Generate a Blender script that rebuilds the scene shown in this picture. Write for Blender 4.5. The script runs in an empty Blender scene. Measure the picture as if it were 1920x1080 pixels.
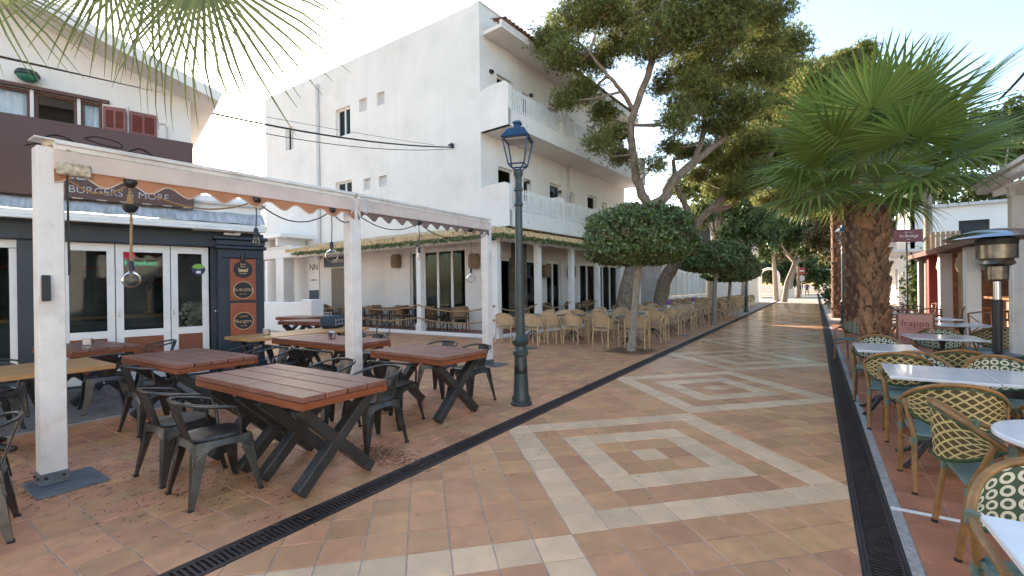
import bpy, math, random
import numpy as np
from mathutils import Vector, Matrix
random.seed(7); np.random.seed(7)
PI = math.pi; R = math.radians
sc = bpy.context.scene; COL = sc.collection

# ------------------------------------------------------------------ camera, sky, sun, exposure
CAM_H = 1.5; FPX = 853.0; YAW = math.atan((1529-960)/853.0); ROLL = R(.8)
fw = np.array([-math.sin(YAW), math.cos(YAW), 0.]); rt = np.array([math.cos(YAW), math.sin(YAW), 0.])
r2 = rt*math.cos(ROLL)-np.array([0,0,1.])*math.sin(ROLL); u2 = rt*math.sin(ROLL)+np.array([0,0,1.])*math.cos(ROLL)
cam = bpy.data.cameras.new('camera'); cam.lens = 36*FPX/1920; cam.sensor_width = 36; cam.clip_end = 2000; cam.clip_start = .05
co = bpy.data.objects.new('camera', cam); COL.objects.link(co)
M = Matrix((list(r2)+[0], list(u2)+[0], list(-fw)+[0], [0,0,0,1])).transposed(); M.translation = (0, 0, CAM_H); co.matrix_world = M
sc.camera = co
SUN_HEAD = R(-58); SUN_EL = R(19)
w = bpy.data.worlds.new('World'); sc.world = w; w.use_nodes = True
wn = w.node_tree; bg = wn.nodes['Background']
sky = wn.nodes.new('ShaderNodeTexSky'); sky.sky_type = 'NISHITA'; sky.sun_disc = False
sky.sun_elevation = SUN_EL; sky.sun_rotation = SUN_HEAD; sky.air_density = 1.35; sky.dust_density = 1.6; sky.ozone_density = 2.6
wn.links.new(sky.outputs[0], bg.inputs[0]); bg.inputs[1].default_value = .13
sl = bpy.data.lights.new('sun', 'SUN'); sl.energy = 5.0; sl.angle = R(.5); sl.color = (1, .88, .72)
so = bpy.data.objects.new('sun', sl); COL.objects.link(so)
sd = Vector((math.sin(SUN_HEAD)*math.cos(SUN_EL), math.cos(SUN_HEAD)*math.cos(SUN_EL), math.sin(SUN_EL)))
so.rotation_euler = sd.to_track_quat('Z', 'Y').to_euler(); so.location = (-20, 10, 30)
sc.view_settings.view_transform = 'Standard'; sc.view_settings.look = 'None'; sc.view_settings.gamma = 1; sc.view_settings.exposure = 1.98
sc.render.engine = 'CYCLES'
sc.cycles.max_bounces = 8; sc.cycles.diffuse_bounces = 4; sc.cycles.transparent_max_bounces = 16
try: sc.cycles.use_denoising = True
except Exception: pass

# ------------------------------------------------------------------ surveying helpers (a picture point turned into a place)
def ray(px, py): return fw+r2*(px-960)/FPX-u2*(py-540)/FPX
EYE = np.array([0, 0, CAM_H])
def at_z(px, py, z=0.):
    d = ray(px, py); return EYE+d*((z-CAM_H)/d[2])
def at_y(px, py, y):
    d = ray(px, py); return EYE+d*(y/d[1])
def at_d(px, py, depth): return EYE+ray(px, py)*depth
def proj(x, y, z=0.):
    v = np.array([x, y, z])-EYE; c = v@fw
    if c < .05: return (-1e5, -1e5)
    return 960+FPX*(v@r2)/c, 540-FPX*(v@u2)/c

# ------------------------------------------------------------------ materials
MATS = {}
def nt(m): m.use_nodes = True; return m.node_tree
def mat(name, col, rough=.6, metal=0., var=.0, vscale=6., bump=0., bscale=40., spec=.5, rnd=0., dirt=None, dscale=2., stretch=None, rvar=0., trans=0., coat=0., hue=0., streak=0.):
    """procedural Principled: noise colour variation, per-piece random tone, dirt blotches, bump"""
    if name in MATS: return MATS[name]
    m = bpy.data.materials.new(name); t = nt(m); N = t.nodes; L = t.links; b = N['Principled BSDF']
    b.inputs['Roughness'].default_value = rough; b.inputs['Metallic'].default_value = metal
    b.inputs['Specular IOR Level'].default_value = spec; b.inputs['Coat Weight'].default_value = coat
    tc = N.new('ShaderNodeTexCoord'); mp = N.new('ShaderNodeMapping'); L.new(tc.outputs['Object'], mp.inputs[0])
    oi = N.new('ShaderNodeObjectInfo'); geo = N.new('ShaderNodeNewGeometry')
    off = N.new('ShaderNodeVectorMath'); off.operation = 'SCALE'; off.inputs[0].default_value = (17., 31., 7.)
    L.new(oi.outputs['Random'], off.inputs['Scale']); L.new(off.outputs[0], mp.inputs['Location'])
    if stretch: mp.inputs['Scale'].default_value = stretch
    c = N.new('ShaderNodeRGB'); c.outputs[0].default_value = (*col, 1); cur = c.outputs[0]
    if rnd or hue:
        ad = N.new('ShaderNodeMath'); ad.operation = 'ADD'; L.new(oi.outputs['Random'], ad.inputs[0]); L.new(geo.outputs['Random Per Island'], ad.inputs[1])
        fr = N.new('ShaderNodeMath'); fr.operation = 'FRACT'; L.new(ad.outputs[0], fr.inputs[0])
        mr = N.new('ShaderNodeMapRange'); mr.inputs['To Min'].default_value = 1-rnd; mr.inputs['To Max'].default_value = 1+rnd; L.new(fr.outputs[0], mr.inputs[0])
        h = N.new('ShaderNodeHueSaturation'); L.new(cur, h.inputs['Color']); L.new(mr.outputs[0], h.inputs['Value'])
        if hue:
            m2 = N.new('ShaderNodeMath'); m2.operation = 'MULTIPLY'; m2.inputs[1].default_value = 7.13; L.new(fr.outputs[0], m2.inputs[0])
            f2 = N.new('ShaderNodeMath'); f2.operation = 'FRACT'; L.new(m2.outputs[0], f2.inputs[0])
            m3 = N.new('ShaderNodeMapRange'); m3.inputs['To Min'].default_value = .5-hue; m3.inputs['To Max'].default_value = .5+hue; L.new(f2.outputs[0], m3.inputs[0]); L.new(m3.outputs[0], h.inputs['Hue'])
        cur = h.outputs[0]
    if var:
        n = N.new('ShaderNodeTexNoise'); n.inputs['Scale'].default_value = vscale; n.inputs['Detail'].default_value = 6; L.new(mp.outputs[0], n.inputs['Vector'])
        mr = N.new('ShaderNodeMapRange'); mr.inputs[1].default_value = .3; mr.inputs[2].default_value = .7; mr.inputs['To Min'].default_value = 1-var; mr.inputs['To Max'].default_value = 1+var; L.new(n.outputs[0], mr.inputs[0])
        h = N.new('ShaderNodeHueSaturation'); L.new(cur, h.inputs['Color']); L.new(mr.outputs[0], h.inputs['Value']); cur = h.outputs[0]
        if rvar:
            mq = N.new('ShaderNodeMapRange'); mq.inputs[1].default_value = .3; mq.inputs[2].default_value = .7; mq.inputs['To Min'].default_value = rough-rvar; mq.inputs['To Max'].default_value = rough+rvar
            L.new(n.outputs[0], mq.inputs[0]); L.new(mq.outputs[0], b.inputs['Roughness'])
    if dirt:
        gp = N.new('ShaderNodeNewGeometry'); n = N.new('ShaderNodeTexNoise'); n.inputs['Scale'].default_value = dscale; n.inputs['Detail'].default_value = 8; n.inputs['Roughness'].default_value = .65; L.new(gp.outputs['Position'], n.inputs['Vector'])
        mr = N.new('ShaderNodeMapRange'); mr.inputs[1].default_value = .5; mr.inputs[2].default_value = .72; mr.inputs['To Max'].default_value = dirt[3]; L.new(n.outputs[0], mr.inputs[0])
        mx = N.new('ShaderNodeMix'); mx.data_type = 'RGBA'; L.new(mr.outputs[0], mx.inputs[0]); L.new(cur, mx.inputs[6]); mx.inputs[7].default_value = (*dirt[:3], 1); cur = mx.outputs[2]
    if streak:      # rain streaks: noise drawn out vertically
        gp = N.new('ShaderNodeNewGeometry'); m4 = N.new('ShaderNodeMapping'); m4.inputs['Scale'].default_value = (3.2,3.2,.12); L.new(gp.outputs['Position'], m4.inputs[0]); n = N.new('ShaderNodeTexNoise'); n.inputs['Scale'].default_value = 1.; n.inputs['Detail'].default_value = 7; n.inputs['Roughness'].default_value = .7; L.new(m4.outputs[0], n.inputs['Vector'])
        mr = N.new('ShaderNodeMapRange'); mr.inputs[1].default_value = .48; mr.inputs[2].default_value = .8; mr.inputs['To Min'].default_value = 1.; mr.inputs['To Max'].default_value = 1-streak*2; L.new(n.outputs[0], mr.inputs[0]); h = N.new('ShaderNodeHueSaturation'); L.new(cur, h.inputs['Color']); L.new(mr.outputs[0], h.inputs['Value']); cur = h.outputs[0]
    L.new(cur, b.inputs['Base Color'])
    if bump:
        n = N.new('ShaderNodeTexNoise'); n.inputs['Scale'].default_value = bscale; n.inputs['Detail'].default_value = 5; L.new(mp.outputs[0], n.inputs['Vector'])
        bp = N.new('ShaderNodeBump'); bp.inputs['Strength'].default_value = bump; bp.inputs['Distance'].default_value = .01; L.new(n.outputs[0], bp.inputs['Height']); L.new(bp.outputs[0], b.inputs['Normal'])
    if trans:
        tr = N.new('ShaderNodeBsdfTranslucent'); L.new(cur, tr.inputs[0]); mx = N.new('ShaderNodeMixShader'); mx.inputs[0].default_value = trans
        L.new(b.outputs[0], mx.inputs[1]); L.new(tr.outputs[0], mx.inputs[2]); L.new(mx.outputs[0], N['Material Output'].inputs[0])
    MATS[name] = m; return m
def glass_mat(name, tint=(.75,.8,.8), rough=.02, refl=.04):
    m = bpy.data.materials.new(name); t = nt(m); N = t.nodes; L = t.links; N.remove(N['Principled BSDF'])
    tr = N.new('ShaderNodeBsdfTransparent'); tr.inputs[0].default_value = (*tint, 1); gl = N.new('ShaderNodeBsdfGlossy'); gl.inputs['Roughness'].default_value = rough
    lw = N.new('ShaderNodeFresnel'); lw.inputs[0].default_value = 1.2 if 'bulb' in name else 1.3; ad = N.new('ShaderNodeMath'); ad.operation = 'ADD'; ad.inputs[1].default_value = refl; L.new(lw.outputs[0], ad.inputs[0])
    mx = N.new('ShaderNodeMixShader'); L.new(ad.outputs[0], mx.inputs[0]); L.new(tr.outputs[0], mx.inputs[1]); L.new(gl.outputs[0], mx.inputs[2]); L.new(mx.outputs[0], N['Material Output'].inputs[0])
    MATS[name] = m; return m
WHITE = mat('white_render', (.76,.70,.65), .85, var=.05, vscale=.8, bump=.2, bscale=60, dirt=(.5,.45,.40,.35), dscale=.5, streak=.035)
CREAM = mat('cream_render', (.74,.66,.56), .85, var=.04, vscale=1.2, bump=.12, bscale=60)
WPAINT = mat('white_paint', (.80,.76,.72), .45, var=.03, vscale=3, bump=.05, bscale=30, dirt=(.45,.42,.38,.35), dscale=3)
WMETAL = mat('white_powder_coat', (.80,.74,.69), .42, var=.05, vscale=5, dirt=(.46,.38,.30,.6), dscale=3.5, bump=.06, bscale=25, streak=.05)
GREYW = mat('grey_white_paint', (.55,.53,.52), .6, var=.08, vscale=4)
NAVY = mat('dark_navy_paint', (.022,.032,.045), .5, var=.2, vscale=3, bump=.08)
BROWNSIGN = mat('brown_sign_board', (.075,.022,.017), .4, var=.12, vscale=1.5)
REDWOOD = mat('red_stained_plank', (.23,.085,.055), .4, var=.42, vscale=9, stretch=(1.2,14,14), bump=.25, bscale=25, rnd=.16, dirt=(.30,.17,.13,.55), dscale=6, rvar=.1)
REDSIDE = mat('red_stained_edge', (.23,.062,.02), .38, var=.3, vscale=9, stretch=(1.5,14,20), bump=.2, bscale=25, rnd=.1)
ORANGEWOOD = mat('yellow_pine_board', (.47,.24,.085), .45, var=.22, vscale=8, stretch=(14,1.0,14), bump=.15, bscale=20, rnd=.1)
DOORWOOD = mat('door_wood_panel', (.23,.065,.03), .45, var=.3, vscale=7, stretch=(1.5,8,14), bump=.1)
BLACKSTEEL = mat('black_steel', (.03,.029,.029), .42, var=.25, vscale=5, rvar=.08, dirt=(.09,.08,.07,.5), dscale=9)
GUNMETAL = mat('gunmetal_sheet', (.095,.09,.085), .36, metal=.85, var=.28, vscale=7, rvar=.1, rnd=.12, dirt=(.05,.04,.035,.7), dscale=14)
LAMPGREEN = mat('dark_green_paint', (.03,.048,.047), .42, var=.2, vscale=4, bump=.12, bscale=30, dirt=(.07,.08,.075,.5), dscale=6)
LAMPBLUE = mat('blue_lantern_paint', (.012,.045,.10), .35, var=.15, vscale=4)
RATTAN = mat('rattan_weave', (.50,.335,.19), .6, var=.35, vscale=60, stretch=(1,1,2.5), bump=.6, bscale=90, rnd=.14)
RATTANSEAT = mat('rattan_seat_weave', (.45,.30,.17), .6, var=.35, vscale=70, bump=.6, bscale=90, rnd=.12)
RATPOLE = mat('pale_cane_pole', (.60,.42,.23), .5, var=.15, vscale=18, rnd=.1)
DARKPOLE = mat('dark_cane_pole', (.09,.055,.03), .5, var=.2, vscale=18)
BAMBOO = mat('honey_bamboo', (.28,.14,.045), .38, var=.25, vscale=14, rnd=.1, bump=.1, bscale=30)
WRAP = mat('green_cane_binding', (.13,.19,.14), .5, var=.3, vscale=80)
SEATGREEN = mat('grey_green_woven_seat', (.13,.20,.18), .5, var=.45, vscale=50, stretch=(9,.6,1), bump=.5, bscale=60)
MARBLE = mat('white_marble', (.74,.74,.76), .18, var=.10, vscale=3.2, coat=.3)
TERRA = mat('terracotta_tile', (.58,.28,.13), .48, var=.13, vscale=9, rnd=.15, hue=.007, bump=.12, bscale=18, rvar=.12, dirt=(.28,.15,.10,.35), dscale=1.3)
TERRAL = mat('terrace_tile', (.56,.265,.125), .55, var=.15, vscale=8, rnd=.14, hue=.01, bump=.12, bscale=18, dirt=(.26,.13,.085,.5), dscale=1.1)
TERRAR = mat('deep_red_tile', (.40,.16,.085), .5, var=.14, vscale=8, rnd=.12, bump=.1, bscale=18, dirt=(.13,.06,.045,.5), dscale=1.4)
CREAMTILE = mat('cream_tile', (.74,.475,.275), .5, var=.10, vscale=8, rnd=.09, bump=.1, bscale=18, rvar=.1, dirt=(.42,.28,.19,.4), dscale=1.3)
GROUT = mat('grout', (.44,.35,.29), .85, var=.25, vscale=20, bump=.3)
CONCRETE = mat('grey_concrete', (.21,.17,.15), .85, var=.22, vscale=10, bump=.4, bscale=60, dirt=(.10,.08,.07,.5), dscale=2)
CEMENT = mat('cement_strip', (.34,.31,.28), .9, var=.25, vscale=25, bump=.5, bscale=70)
IRON = mat('rusty_cast_iron', (.055,.04,.037), .6, metal=.35, var=.35, vscale=18, rvar=.1)
PLATE = mat('zinc_plate', (.17,.19,.21), .45, metal=.5, var=.2, vscale=5, dirt=(.12,.09,.06,.6), dscale=8)
THATCH = mat('thatch', (.58,.40,.21), .8, var=.4, vscale=14, bump=.6, bscale=50, rnd=.25)
DARKGLASS = glass_mat('dark_door_glass', (.74,.79,.77), refl=.0)
CLEARGLASS = glass_mat('clear_bulb_glass', (.92,.93,.93), refl=.02)
FROSTED = mat('frosted_panel', (.55,.56,.56), .35, var=.1, vscale=2)
DARKROOM = mat('dark_interior', (.035,.038,.042), .8, var=.3, vscale=2)  # near-black colour stands in for the shade of unlit rooms
CURTAIN = mat('white_curtain', (.72,.74,.78), .8, var=.08, vscale=8)
SHUTTER = mat('red_brown_shutter_paint', (.20,.06,.05), .5, var=.12, vscale=6, rnd=.06)
WINBROWN = mat('brown_window_frame', (.10,.035,.02), .5, var=.15, vscale=6)
BARK = mat('pine_bark', (.24,.17,.12), .9, var=.4, vscale=14, stretch=(1,1,.35), bump=1, bscale=16, dirt=(.07,.05,.04,.7), dscale=9)
PALEBARK = mat('grey_smooth_bark', (.30,.25,.20), .85, var=.25, vscale=14, bump=.5, bscale=25, dirt=(.15,.14,.11,.5), dscale=12)
PINE = mat('pine_needle', (.225,.235,.068), .55, rnd=.55, hue=.035, trans=.4, spec=.25)
PINEDRY = mat('dry_pine_needle', (.22,.14,.06), .6, rnd=.4, hue=.02, trans=.25, spec=.2)
LEAF = mat('ficus_leaf', (.15,.20,.07), .4, rnd=.5, hue=.03, trans=.2)
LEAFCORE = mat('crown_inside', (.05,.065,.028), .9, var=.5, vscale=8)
PALML = mat('palm_leaf', (.185,.24,.05), .42, rnd=.28, hue=.015, trans=.35)
PALMY = mat('yellowish_palm_leaf', (.20,.22,.06), .42, rnd=.3, hue=.02, trans=.45)  # slightly yellower green for the near palm's fronds
PETIOLE = mat('palm_petiole', (.16,.19,.06), .5, var=.2, vscale=8)
PALMBOOT = mat('palm_leaf_base', (.30,.155,.08), .75, var=.4, vscale=14, rnd=.35, bump=.6, bscale=30)
PALMCORE = mat('palm_trunk_fibre', (.13,.06,.035), .9, var=.4, vscale=20, bump=1, bscale=25)
ROPE = mat('hemp_rope', (.36,.22,.10), .85, var=.3, vscale=60, bump=.8, bscale=90)
CABLE = mat('black_cable', (.018,.018,.018), .6)
SOCKET = mat('black_bakelite', (.02,.02,.022), .4)
FILAMENT = mat('brass_filament', (.5,.28,.12), .4, metal=.6)
VALANCE = mat('beige_pink_canvas', (.74,.61,.54), .8, var=.08, vscale=3, bump=.1, trans=.12, dirt=(.4,.3,.25,.3), dscale=2)
SCALLOP = mat('backlit_terracotta_canvas', (.52,.24,.13), .8, var=.12, vscale=4, bump=.1, trans=.35)  # sun glowing through the trim is put into this orange
SCALLOPB = mat('unlit_taupe_canvas', (.21,.14,.125), .8, var=.12, vscale=4, bump=.1, trans=.15)  # same trim cloth in the unlit bay, its shade put into the colour
EDGING = mat('cream_binding', (.65,.52,.40), .7)
CANVASG = mat('stained_grey_canvas', (.45,.44,.44), .85, var=.3, vscale=3, stretch=(6,1,1), bump=.1, dirt=(.25,.23,.2,.5), dscale=3)
STEEL = mat('polished_steel', (.55,.55,.57), .2, metal=1., var=.1, vscale=3)
BLACKPL = mat('black_plastic', (.015,.016,.02), .35)
PINK = mat('pink_menu_card', (.62,.30,.24), .6, var=.05, vscale=3)
INK = mat('maroon_ink', (.28,.06,.06), .6)
BURG = mat('burgundy_sign_paint', (.16,.018,.03), .45, var=.15, vscale=3)
PALETXT = mat('pale_lettering', (.75,.55,.5), .5)
GREYTXT = mat('grey_lettering', (.42,.37,.38), .5)
SIGNWOOD = mat('rust_sign_board', (.33,.075,.03), .5, var=.2, vscale=8, stretch=(1,1,5))
GOLD = mat('tan_print', (.62,.40,.20), .6)
BLACKPR = mat('black_print', (.02,.018,.018), .6)
ROOFTILE = mat('clay_roof_tile', (.30,.165,.10), .8, var=.3, vscale=12, rnd=.3, bump=.4)
WALLWHITE2 = mat('bright_white_wall', (.82,.78,.74), .8, var=.03, vscale=1)
BROWNCH = mat('varnished_brown_wood', (.22,.095,.04), .4, var=.25, vscale=14, rnd=.15)
REDPAINT = mat('red_paint', (.38,.03,.03), .5, var=.1)
def emit(name, col, s):
    m = bpy.data.materials.new(name); t = nt(m); b = t.nodes['Principled BSDF']; b.inputs['Base Color'].default_value = (*col, 1)
    b.inputs['Emission Color'].default_value = (*col, 1); b.inputs['Emission Strength'].default_value = s; return m

# ------------------------------------------------------------------ mesh helpers
class MB:
    def __init__(s): s.v = []; s.f = []; s.uv = []
    def add(s, vs, fs):
        o = len(s.v); s.v += [tuple(map(float, p)) for p in vs]; s.f += [tuple(i+o for i in f) for f in fs]; return s
    def box(s, c, d, rot=None, bev=0.):
        hx, hy, hz = d[0]/2, d[1]/2, d[2]/2
        if bev <= 0:
            vs = [(x, y, z) for z in (-hz, hz) for y in (-hy, hy) for x in (-hx, hx)]
            fs = [(0,2,3,1), (4,5,7,6), (0,1,5,4), (2,6,7,3), (0,4,6,2), (1,3,7,5)]
        else:
            b = bev; vs = []; idx = {}
            for sx in (-1,1):
                for sy in (-1,1):
                    for sz in (-1,1):
                        for a in range(3):
                            p = [sx*(hx-(b if a != 0 else 0)), sy*(hy-(b if a != 1 else 0)), sz*(hz-(b if a != 2 else 0))]
                            idx[(sx,sy,sz,a)] = len(vs); vs.append(tuple(p))
            fs = []
            def q(*k): fs.append(tuple(idx[i] for i in k))
            for sg in (-1,1):
                o = lambda l: l if sg > 0 else l[::-1]
                q(*o([(sg,-1,-1,0),(sg,1,-1,0),(sg,1,1,0),(sg,-1,1,0)])); q(*o([(-1,sg,-1,1),(-1,sg,1,1),(1,sg,1,1),(1,sg,-1,1)])); q(*o([(-1,-1,sg,2),(1,-1,sg,2),(1,1,sg,2),(-1,1,sg,2)]))
            for a, c1, c2 in ((0,1,2),(1,0,2),(2,0,1)):
                for s1 in (-1,1):
                    for s2 in (-1,1):
                        k = []
                        for e, ax in ((-1,c1),(1,c1),(1,c2),(-1,c2)):
                            t = [0,0,0]; t[a] = e; t[c1] = s1; t[c2] = s2; k.append((t[0],t[1],t[2],ax))
                        q(*k)
            for sx in (-1,1):
                for sy in (-1,1):
                    for sz in (-1,1): q((sx,sy,sz,0),(sx,sy,sz,1),(sx,sy,sz,2))
        if rot is not None: vs = [rot @ Vector(p) for p in vs]
        return s.add([(p[0]+c[0], p[1]+c[1], p[2]+c[2]) for p in vs], fs)
    def bar(s, a, b, wd, h, bev=0., upv=(0,0,1)):
        a = Vector(a); b = Vector(b); d = b-a; y = d.normalized(); x = y.cross(Vector(upv))
        if x.length < 1e-4: x = Vector((1,0,0))
        x.normalize(); z = x.cross(y); m = Matrix((x, y, z)).transposed()
        return s.box((a+b)/2, (wd, d.length, h), m, bev)
    def tube(s, path, rad, n=8, caps=True):
        path = [Vector(p) for p in path]; k = len(path); rads = rad if isinstance(rad, (list, tuple)) else [rad]*k
        vs = []; fs = []; px = None
        for i, p in enumerate(path):
            t = (path[min(i+1, k-1)]-path[max(i-1, 0)]).normalized()
            if px is None: px = t.cross(Vector((0,0,1)) if abs(t.z) < .9 else Vector((1,0,0))).normalized()
            px = (px-t*px.dot(t)).normalized(); py = t.cross(px)
            for j in range(n):
                a = 2*PI*j/n; vs.append(p+(px*math.cos(a)+py*math.sin(a))*rads[i])
        for i in range(k-1):
            for j in range(n):
                fs.append((i*n+j, i*n+(j+1) % n, (i+1)*n+(j+1) % n, (i+1)*n+j))
        if caps: fs += [tuple(range(n))[::-1], tuple((k-1)*n+j for j in range(n))]
        return s.add(vs, fs)
    def lathe(s, prof, n=20, c=(0,0,0), caps=True, ph=0.):
        vs = []; fs = []
        for r, z in prof:
            for j in range(n): a = 2*PI*j/n+ph; vs.append((c[0]+r*math.cos(a), c[1]+r*math.sin(a), c[2]+z))
        for i in range(len(prof)-1):
            for j in range(n): fs.append((i*n+j, i*n+(j+1) % n, (i+1)*n+(j+1) % n, (i+1)*n+j))
        if caps: fs += [tuple(range(n))[::-1], tuple((len(prof)-1)*n+j for j in range(n))]
        return s.add(vs, fs)
    def prism(s, poly, z0, z1, bev=0.):
        n = len(poly); vs = [(x, y, z0) for x, y in poly]
        if bev:
            cx = sum(p[0] for p in poly)/n; cy = sum(p[1] for p in poly)/n
            vs += [(x, y, z1-bev) for x, y in poly]
            tp = []
            for x, y in poly:
                d = math.hypot(x-cx, y-cy) or 1; k = max(0, 1-bev*1.4/d); tp.append((cx+(x-cx)*k, cy+(y-cy)*k, z1))
            vs += tp; lv = 3
        else: vs += [(x, y, z1) for x, y in poly]; lv = 2
        fs = [tuple(range(n))[::-1], tuple((lv-1)*n+j for j in range(n))]
        for i in range(lv-1):
            for j in range(n): fs.append((i*n+j, i*n+(j+1) % n, (i+1)*n+(j+1) % n, (i+1)*n+j))
        return s.add(vs, fs)
    def grid(s, fn, nu, nv, closed=False):
        vs = [fn(i/nu, j/nv) for i in range(nu+1) for j in range(nv+1)]; fs = []
        for i in range(nu):
            for j in range(nv): a = i*(nv+1)+j; fs.append((a, a+nv+1, a+nv+2, a+1))
        s.uv += [(i/nu, j/nv) for i in range(nu+1) for j in range(nv+1)]
        return s.add(vs, fs)
    def mesh(s, name, smooth=0):
        me = bpy.data.meshes.new(name); me.from_pydata(s.v, [], s.f); me.validate(); me.update()
        if s.uv and len(s.uv) == len(s.v):
            ul = me.uv_layers.new(name='UVMap'); li = np.empty(len(me.loops), np.int32); me.loops.foreach_get('vertex_index', li)
            ul.data.foreach_set('uv', np.array(s.uv, np.float32)[li].ravel())
        if smooth:
            me.polygons.foreach_set('use_smooth', [True]*len(me.polygons)); me.set_sharp_from_angle(angle=R(smooth))
        return me
def link(name, me, m=None, parent=None, loc=(0,0,0), rot=(0,0,0)):
    o = bpy.data.objects.new(name, me); COL.objects.link(o); o.location = loc; o.rotation_euler = rot
    if m is not None and me is not None and not me.materials: me.materials.append(m)
    if parent: o.parent = parent
    return o
def part(name, mb, m, parent, smooth=0, loc=(0,0,0), rot=(0,0,0)): return link(name, mb.mesh(name, smooth), m, parent, loc, rot)
def tag(o, label, cat, group=None):
    o['label'] = label; o['category'] = cat
    if group: o['group'] = group
    return o
def thing(name, label, cat, loc=(0,0,0), rz=0., group=None): return tag(link(name, None, None, None, loc, (0,0,rz)), label, cat, group)
def struct(o): o['kind'] = 'structure'; return o
def stuff(o): o['kind'] = 'stuff'; return o
def dup(root, loc, rz, label, group=None):
    def cp(o, par):
        c = o.copy(); COL.objects.link(c); c.parent = par
        for ch in o.children: cp(ch, c)
        return c
    c = cp(root, None); c.location = loc; c.rotation_euler = (0, 0, rz); c['label'] = label
    if group: c['group'] = group
    return c
def text_mesh(s, size, ext=.004, align='CENTER', shear=0.):
    cu = bpy.data.curves.new('t', 'FONT'); cu.body = s; cu.size = size; cu.extrude = ext; cu.align_x = align; cu.align_y = 'CENTER'; cu.shear = shear; cu.resolution_u = 3
    o = bpy.data.objects.new('t', cu); COL.objects.link(o); dg = bpy.context.evaluated_depsgraph_get()
    me = bpy.data.meshes.new_from_object(o.evaluated_get(dg)); bpy.data.objects.remove(o); return me
def wall_holes(W, z0, z1, holes, dep, x0=0.):
    """upright wall in the plane y=0, facing -y, with rectangular openings (xa,xb,za,zb) and reveals running to y=dep"""
    mb = MB(); xs = sorted({x0, x0+W, *[h[0] for h in holes], *[h[1] for h in holes]}); zs = sorted({z0, z1, *[h[2] for h in holes], *[h[3] for h in holes]})
    for i in range(len(xs)-1):
        for j in range(len(zs)-1):
            cx = (xs[i]+xs[i+1])/2; cz = (zs[j]+zs[j+1])/2
            if any(h[0] < cx < h[1] and h[2] < cz < h[3] for h in holes): continue
            mb.add([(xs[i],0,zs[j]), (xs[i+1],0,zs[j]), (xs[i+1],0,zs[j+1]), (xs[i],0,zs[j+1])], [(0,1,2,3)])
    for a, b, c, d in holes:
        mb.add([(a,0,c),(b,0,c),(b,0,d),(a,0,d),(a,dep,c),(b,dep,c),(b,dep,d),(a,dep,d)], [(0,4,5,1),(1,5,6,2),(2,6,7,3),(3,7,4,0)])
    # outer rim and back so the wall has thickness
    mb.add([(x0,0,z0),(x0+W,0,z0),(x0+W,0,z1),(x0,0,z1),(x0,dep,z0),(x0+W,dep,z0),(x0+W,dep,z1),(x0,dep,z1)], [(3,2,6,7),(0,3,7,4),(1,5,6,2)])
    return mb
def np_mesh(name, V, n):
    """V: (k*n,3) vertices, k polygons of n corners"""
    V = np.ascontiguousarray(V, np.float32); k = len(V)//n; me = bpy.data.meshes.new(name)
    me.vertices.add(len(V)); me.vertices.foreach_set('co', V.ravel()); me.loops.add(k*n); me.loops.foreach_set('vertex_index', np.arange(k*n, dtype=np.int32))
    me.polygons.add(k); me.polygons.foreach_set('loop_start', np.arange(0, k*n, n, dtype=np.int32)); me.update(calc_edges=True); return me
def clip(poly, x0, x1, y0=-1e9, y1=1e9):
    def half(P, ax, v, sg):
        out = []
        for i in range(len(P)):
            a, b = P[i], P[(i+1) % len(P)]; da, db = sg*(a[ax]-v), sg*(b[ax]-v)
            if da >= 0: out.append(a)
            if da*db < 0: t = da/(da-db); out.append((a[0]+(b[0]-a[0])*t, a[1]+(b[1]-a[1])*t))
        return out
    for ax, v, sg in ((0,x0,1),(0,x1,-1),(1,y0,1),(1,y1,-1)):
        poly = half(poly, ax, v, sg)
        if len(poly) < 3: return []
    return poly
def ordinal(i): return ['first','second','third','fourth','fifth','sixth','seventh','eighth','ninth','tenth','eleventh','twelfth','thirteenth','fourteenth'][i]

# ------------------------------------------------------------------ ground, paving, drains
DL, DR = -2.82, .29          # centre lines of the two drains
g = MB(); g.add([(-900,-900,-.16),(900,-900,-.16),(900,900,-.16),(-900,900,-.16)], [(0,1,2,3)])
ground = struct(part('ground', g, mat('earth', (.20,.15,.11), .95, var=.3, vscale=.3), None))
def bed(name, x0, x1, y0, y1, m=GROUT, top=-.005):
    return struct(part(name, MB().box(((x0+x1)/2, (y0+y1)/2, (top-.158)/2), (x1-x0, y1-y0, top+.158)), m, None))
street = bed('street', DL+.105, DR-.105, -3, 90)
terrace = bed('terrace', -60, DL-.105, -8, 90)
side_terrace = bed('side_terrace', DR+.105, 40, -4, 90)
def in_view(x, y, mx=60):
    p = proj(x, y); return -mx < p[0] < 1920+mx and 0 < p[1] < 1080+mx*2
def lay(parent, cells, mats):
    """cells: (polygon, material key); nearest 300 in view are tiles of their own, the rest is one mesh a colour"""
    rows = []
    for poly, k in cells:
        cx = sum(p[0] for p in poly)/len(poly); cy = sum(p[1] for p in poly)/len(poly)
        if in_view(cx, cy): rows.append((math.hypot(cx, cy), cx, cy, poly, k))
    rows.sort(key=lambda r: r[0]); shared = {}; rest = {}
    for n, (d, cx, cy, poly, k) in enumerate(rows):
        dz = random.uniform(-.0012, .0012)
        if n < 300:
            key = (k,)+tuple((round(p[0]-cx, 3), round(p[1]-cy, 3)) for p in poly)
            if key not in shared: shared[key] = MB().prism([(p[0]-cx, p[1]-cy) for p in poly], -.02, 0, .0035).mesh('tile')
            link('tile', shared[key], mats[k], parent, (cx, cy, dz))
        else: rest.setdefault(k, MB()).prism(poly, -.02, dz, .003 if d < 14 else 0)
    for k, mb in rest.items(): stuff(part('distant_tile', mb, mats[k], parent))
p = .2445; q = p/math.sqrt(2); gap = .0035
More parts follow.
